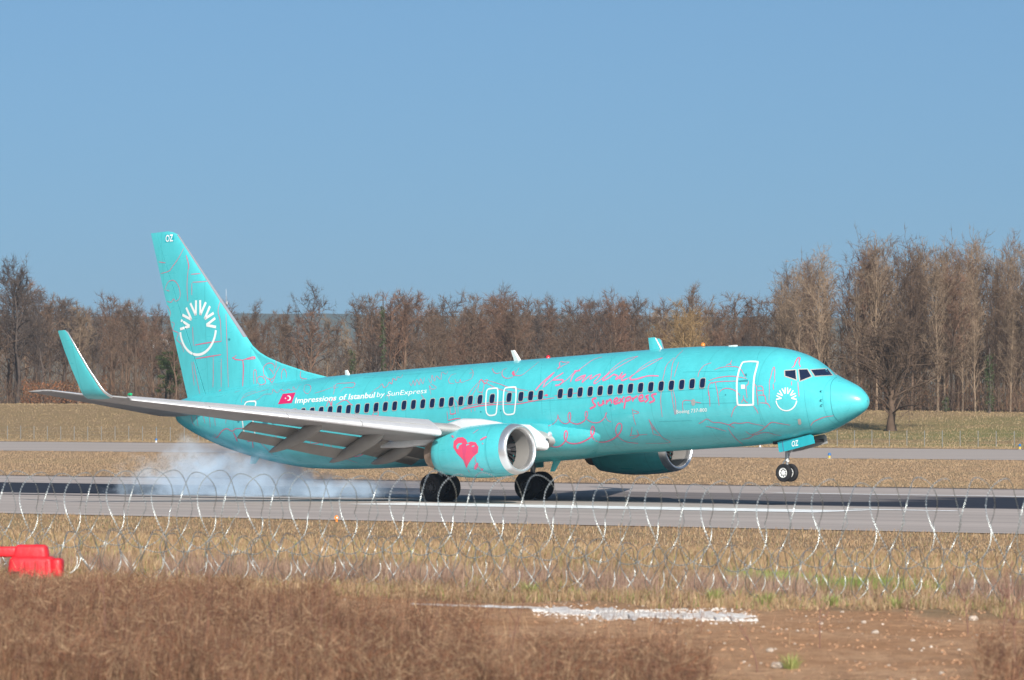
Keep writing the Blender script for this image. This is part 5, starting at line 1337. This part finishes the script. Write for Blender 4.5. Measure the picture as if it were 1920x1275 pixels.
for i, (x, y, s_, lab) in enumerate([(995, 1116, 1.1, 'yellow-green grass tuft growing at the foot of the razor wire'), (1080, 1122, .9, 'small bright green tuft between the razor wire and the gravel strip'), (1340, 1130, 1.3, 'wide green tuft at the end of the gravel strip'), (1435, 1136, 1.2, 'green tuft where the bare soil meets the grass'), (1560, 1136, 1.1, 'yellowish green tuft above the bare soil'), (1680, 1140, 1.0, 'low green tuft on the grass edge near a dark dry stalk'), (1483, 1254, 1.0, 'single green tuft in the bare soil beside a tan clod')]):
    P = on_ground(x, y); me = tuft_mesh(50 + i); me.materials.append(TM)
    o = obj('grass_tuft', me, None, None, P); o.scale = (s_,) * 3; tag(o, lab, 'grass tuft')
def weed(px, py, H, seed, lab, bend=.2, nb=9):
    r = random.Random(seed); P = on_ground(px, py); o = empty('dry_weed', P); tag(o, lab, 'weed')
    pts = [(bend * H * (k / 6) ** 2 * r.uniform(.8, 1.2), r.uniform(-.01, .01), H * k / 6) for k in range(7)]
    wm = bpy.data.materials.get('weed_stem') or mat('weed_stem', (.20, .10, .075), .85, var=.2, scale=10)
    shape('stem', o, wm, lambda mb: mb.tube(pts, [.006 - .0007 * k for k in range(7)], 5))
    for j in range(nb):
        k = r.randrange(2, 7); b0 = Vector(pts[k]); a = r.uniform(0, 6.28); L = r.uniform(.06, .2) * H
        shape('twig', o, wm, lambda mb: mb.tube([b0, b0 + Vector((math.cos(a) * L * .6, math.sin(a) * L * .5, L * .7)), b0 + Vector((math.cos(a) * L, math.sin(a) * L * .8, L * 1.5))], [.003, .0025, .0015], 4))
for a in [(1537, 1216, .66, 1, 'thin upright dry weed standing alone in the bare soil', .02, 5), (1700, 1152, .24, 2, 'short dark dry stalk at the grass edge of the soil', .15, 3), (1815, 1190, .62, 3, 'branching brown dry weed over the large lump of earth', -.25, 10), (1880, 1235, .75, 4, 'bushy tall brown dry weed at the end of the bare soil', .1, 16), (1905, 1268, .8, 5, 'tall dark dry weed in front of the bushy one', -.1, 16), (198, 1230, .8, 6, 'tall reddish dry stalk rising through the brush beside the red barrier', -.05, 6), (600, 1245, .62, 7, 'slim dry stalk standing out of the brush below the runway light', .05, 6), (390, 1150, .55, 8, 'dark dry stalk among the loops of razor wire', .04, 7), (1262, 1142, .14, 9, 'pale broken straw stalk sticking up behind the gravel strip', .35, 0), (1420, 1262, .5, 10, 'leaning dry stalk at the edge of the brush and the bare soil', -.5, 4), (960, 1240, .55, 11, 'light dry stalk leaning over the brush before the gravel strip', .3, 5)]:
    weed(*a)

# ------------------------------------------------------------------ razor wire
WIRE = mat('razor_steel', (.42, .46, .46), .32, metal=.9)
BARB = mat('razor_blades', (.82, .85, .84), .36, metal=.45)
def coil(label, R_, zc, q0, pitch, p0, p1, seed, wob=.35, sag=.03, bs=1.0):
    r = random.Random(seed); n = int((p1 - p0) / pitch); per = 40
    pts = []
    ph = 0.0
    for t in range(n):
        rj = R_ * r.uniform(.94, 1.05); dp = r.uniform(-.10, .10) * pitch; zj = r.uniform(-sag, sag); tl = r.uniform(-.25, .25) * pitch; sg = 1 if t % 2 else -1
        for k in range(per):
            u = k / per; a = ph + 2 * math.pi * u
            p = p0 + pitch * (t + u) + dp * math.sin(math.pi * u) + sg * wob * pitch * math.sin(a) + .10 * sg * pitch * math.sin(3 * a) + tl * .4 * math.sin(a) * math.sin(math.pi * u)
            q = q0 + rj * math.cos(a) * .95; pts.append((p, q, zc + rj * math.sin(a) + zj * math.sin(math.pi * u)))
    W = np.array([pq(p, q, z + gz(p, q0) - 1.95) for p, q, z in pts])
    base = np.array(pq((p0 + p1) / 2, q0, 1.95))
    o = empty('razor_wire_coil', tuple(base)); tag(o, label, 'razor wire')
    V, F = [], []; tubes_np([(W - base, np.full(len(W), .0042))], 4, V, F)
    obj('wire', np_mesh('wire', np.concatenate(V), np.concatenate(F), True), WIRE, o)
    # barbs: pairs of little blades at even spacing
    seg = np.linalg.norm(np.diff(W, axis=0), axis=1); s_ = np.concatenate([[0], np.cumsum(seg)]); st = np.arange(.02, s_[-1], .040)
    c = np.stack([np.interp(st, s_, W[:, k]) for k in range(3)], 1) - base; t = np.stack([np.interp(st + .01, s_, W[:, k]) for k in range(3)], 1) - base - c; t /= np.linalg.norm(t, axis=1)[:, None]
    rr_ = np.random.RandomState(seed); nrm = rr_.normal(0, .35, c.shape); ax = np.array([TV[0], TV[1], 0]); sd = np.cross(t, ax + nrm * .4); sd /= np.linalg.norm(sd, axis=1)[:, None] + 1e-9
    n2 = np.cross(t, sd)
    Vb = np.stack([c - t * .012, c + sd * .0085 * bs + n2 * .002, c + t * .012, c - sd * .0085 * bs - n2 * .002], 1).reshape(-1, 3)
    b_ = obj('barbs', np_mesh('barbs', Vb, np.arange(len(Vb)).reshape(-1, 4)), BARB, o); b_['kind'] = 'stuff'
coil('large top coil of razor wire with shining barbs above the lower coils', .49, 2.79, 44.1, .37, -50, -18, 2, .10, bs=1.3)
coil('smaller razor wire coil on the ground, on the viewer side of the pair', .29, 2.24, 43.6, .34, -50, -18, 5, .14, bs=.55)
coil('smaller razor wire coil on the ground, on the runway side of the pair', .29, 2.24, 44.5, .36, -50, -18, 9, .14, bs=.55)

# ------------------------------------------------------------------ red plastic barrier
P = Vector((*place(62, 43.0)[:2], 0)); P.z = gz(place(62, 43.0)[2], 43.0) - .06
o = empty('road_barrier', P, -.12); tag(o, 'low red plastic road barrier half hidden in brush behind razor wire', 'barrier')
k = P.y / FPX
def bev(name, c, d, tw=0.0, r=.025):
    bm = bmesh.new(); bmesh.ops.create_cube(bm, size=1)
    for v in bm.verts:
        tap = 1 - tw * (v.co.z + .5); v.co = Vector((v.co.x * d[0] * tap, v.co.y * d[1] * tap, v.co.z * d[2])) + Vector(c)
    bmesh.ops.bevel(bm, geom=bm.edges[:], offset=r, segments=3, affect='EDGES', profile=.6)
    me = bpy.data.meshes.new(name); bm.to_mesh(me); bm.free(); me.polygons.foreach_set('use_smooth', np.ones(len(me.polygons), bool)); me.set_sharp_from_angle(angle=rad(40))
    return obj(name, me, M['red'], o)
bev('body', (0, 0, .13), (.62, .36, .40), .14, .075)
bev('top_rail', (-.02, .02, .37), (.44, .22, .20), .12, .06)
bev('end_lug', (.32, -.06, .19), (.14, .22, .24), .05, .055)
bev('coupling_arm', (-.42, .02, .38), (.46, .16, .13), 0, .04)
for xr in (-.05, .08, .21): bev('rib', (xr, -.155, .16), (.035, .06, .24), .1, .012)
b = MB(); b.lathe([(.44, .05), (.47, .05), (.475, .0)], (.05, .02, 0), (0, 0, 1), 14); obj('filler_cap', b.mesh('filler_cap'), M['red'], o)
b = MB(); b.box((-.18, -.176, .10), (.10, .02, .10)); obj('fork_slot', b.mesh('fork_slot'), mat('dark_slot', (.12, .01, .012), .7), o)

# ------------------------------------------------------------------ tyre smoke
def smoke(name, label, p0, p1, q0, q1, h, dens, seed):
    o_ = np.array(pq((p0 + p1) / 2, (q0 + q1) / 2, .05 + h / 2))
    b = MB(); b.box((0, 0, 0), (p1 - p0, q1 - q0, h)); o = obj(name, b.mesh(name)); o.location = o_; o.rotation_euler = (0, 0, -PR)
    o['kind'] = 'stuff'; o['label'] = label
    m = bpy.data.materials.new(name + '_volume'); m.use_nodes = True; n, l = m.node_tree.nodes, m.node_tree.links
    n.remove(n['Principled BSDF'])
    vol = n.new('ShaderNodeVolumePrincipled'); vol.inputs['Color'].default_value = (.66, .82, 1, 1); vol.inputs['Anisotropy'].default_value = -.22
    tc = n.new('ShaderNodeTexCoord'); sep = n.new('ShaderNodeSeparateXYZ'); l.new(tc.outputs['Object'], sep.inputs[0])
    L, Wd = p1 - p0, q1 - q0
    ux = mth(n, l, 'DIVIDE', sep.outputs[0], L); uy = mth(n, l, 'DIVIDE', sep.outputs[1], Wd); uz = mth(n, l, 'ADD', mth(n, l, 'DIVIDE', sep.outputs[2], h), .5)
    n1 = nn(n, l, tc.outputs['Object'], .46, 5, (1, 1, 1.15), .6); n2 = nn(n, l, tc.outputs['Object'], 1.7, 5, (1, 1, 1), .65)
    ns = mth(n, l, 'ADD', mth(n, l, 'MULTIPLY', n1, .64), mth(n, l, 'MULTIPLY', n2, .36))
    # plume: low by the wheels, taller further back
    top = mth(n, l, 'MULTIPLY', rng_(n, l, ux, -.14, .14, .98, .34), rng_(n, l, ux, -.48, -.24, .42, 1))
    rel = mth(n, l, 'DIVIDE', uz, top)
    env = mth(n, l, 'MULTIPLY', rng_(n, l, rel, .25, 1.0, 1, 0), rng_(n, l, ux, -.5, -.26))
    env = mth(n, l, 'MULTIPLY', env, rng_(n, l, ux, .1, .5, 1, .45))
    ay = n.new('ShaderNodeMath'); ay.operation = 'ABSOLUTE'; l.new(uy, ay.inputs[0])
    env = mth(n, l, 'MULTIPLY', env, rng_(n, l, ay.outputs[0], .2, .5, 1, 0))
    thr = mth(n, l, 'SUBTRACT', ns, mth(n, l, 'SUBTRACT', .66, mth(n, l, 'MULTIPLY', env, .24)))
    d = mth(n, l, 'MULTIPLY', mth(n, l, 'MULTIPLY', rng_(n, l, thr, 0., .13), env), dens)
    l.new(d, vol.inputs['Density']); l.new(vol.outputs[0], n['Material Output'].inputs['Volume'])
    o.data.materials.append(m); m.cycles.homogeneous_volume = False if hasattr(m.cycles, 'homogeneous_volume') else None
    return o
smoke('tyre_smoke', 'pale blue-grey tyre smoke rolling back from the touching main wheels', -138.5, -117.5, 147.5, 158.5, 3.9, .46, 1)

# ------------------------------------------------------------------ air
b = MB(); b.box((0, 2600, 60), (9000, 6400, 122)); hz = obj('haze', b.mesh('haze')); hz['kind'] = 'stuff'
hz.location = (0, 0, 0); hz['label'] = 'thin blue haze in the distance'
hmz = bpy.data.materials.new('haze_volume'); hmz.use_nodes = True
hn, hl = hmz.node_tree.nodes, hmz.node_tree.links; hn.remove(hn['Principled BSDF'])
hv = hn.new('ShaderNodeVolumePrincipled'); hv.inputs['Color'].default_value = (.58, .76, 1, 1); hv.inputs['Density'].default_value = 8.5e-5; hv.inputs['Anisotropy'].default_value = .1
hl.new(hv.outputs[0], hn['Material Output'].inputs['Volume']); hz.data.materials.append(hmz)
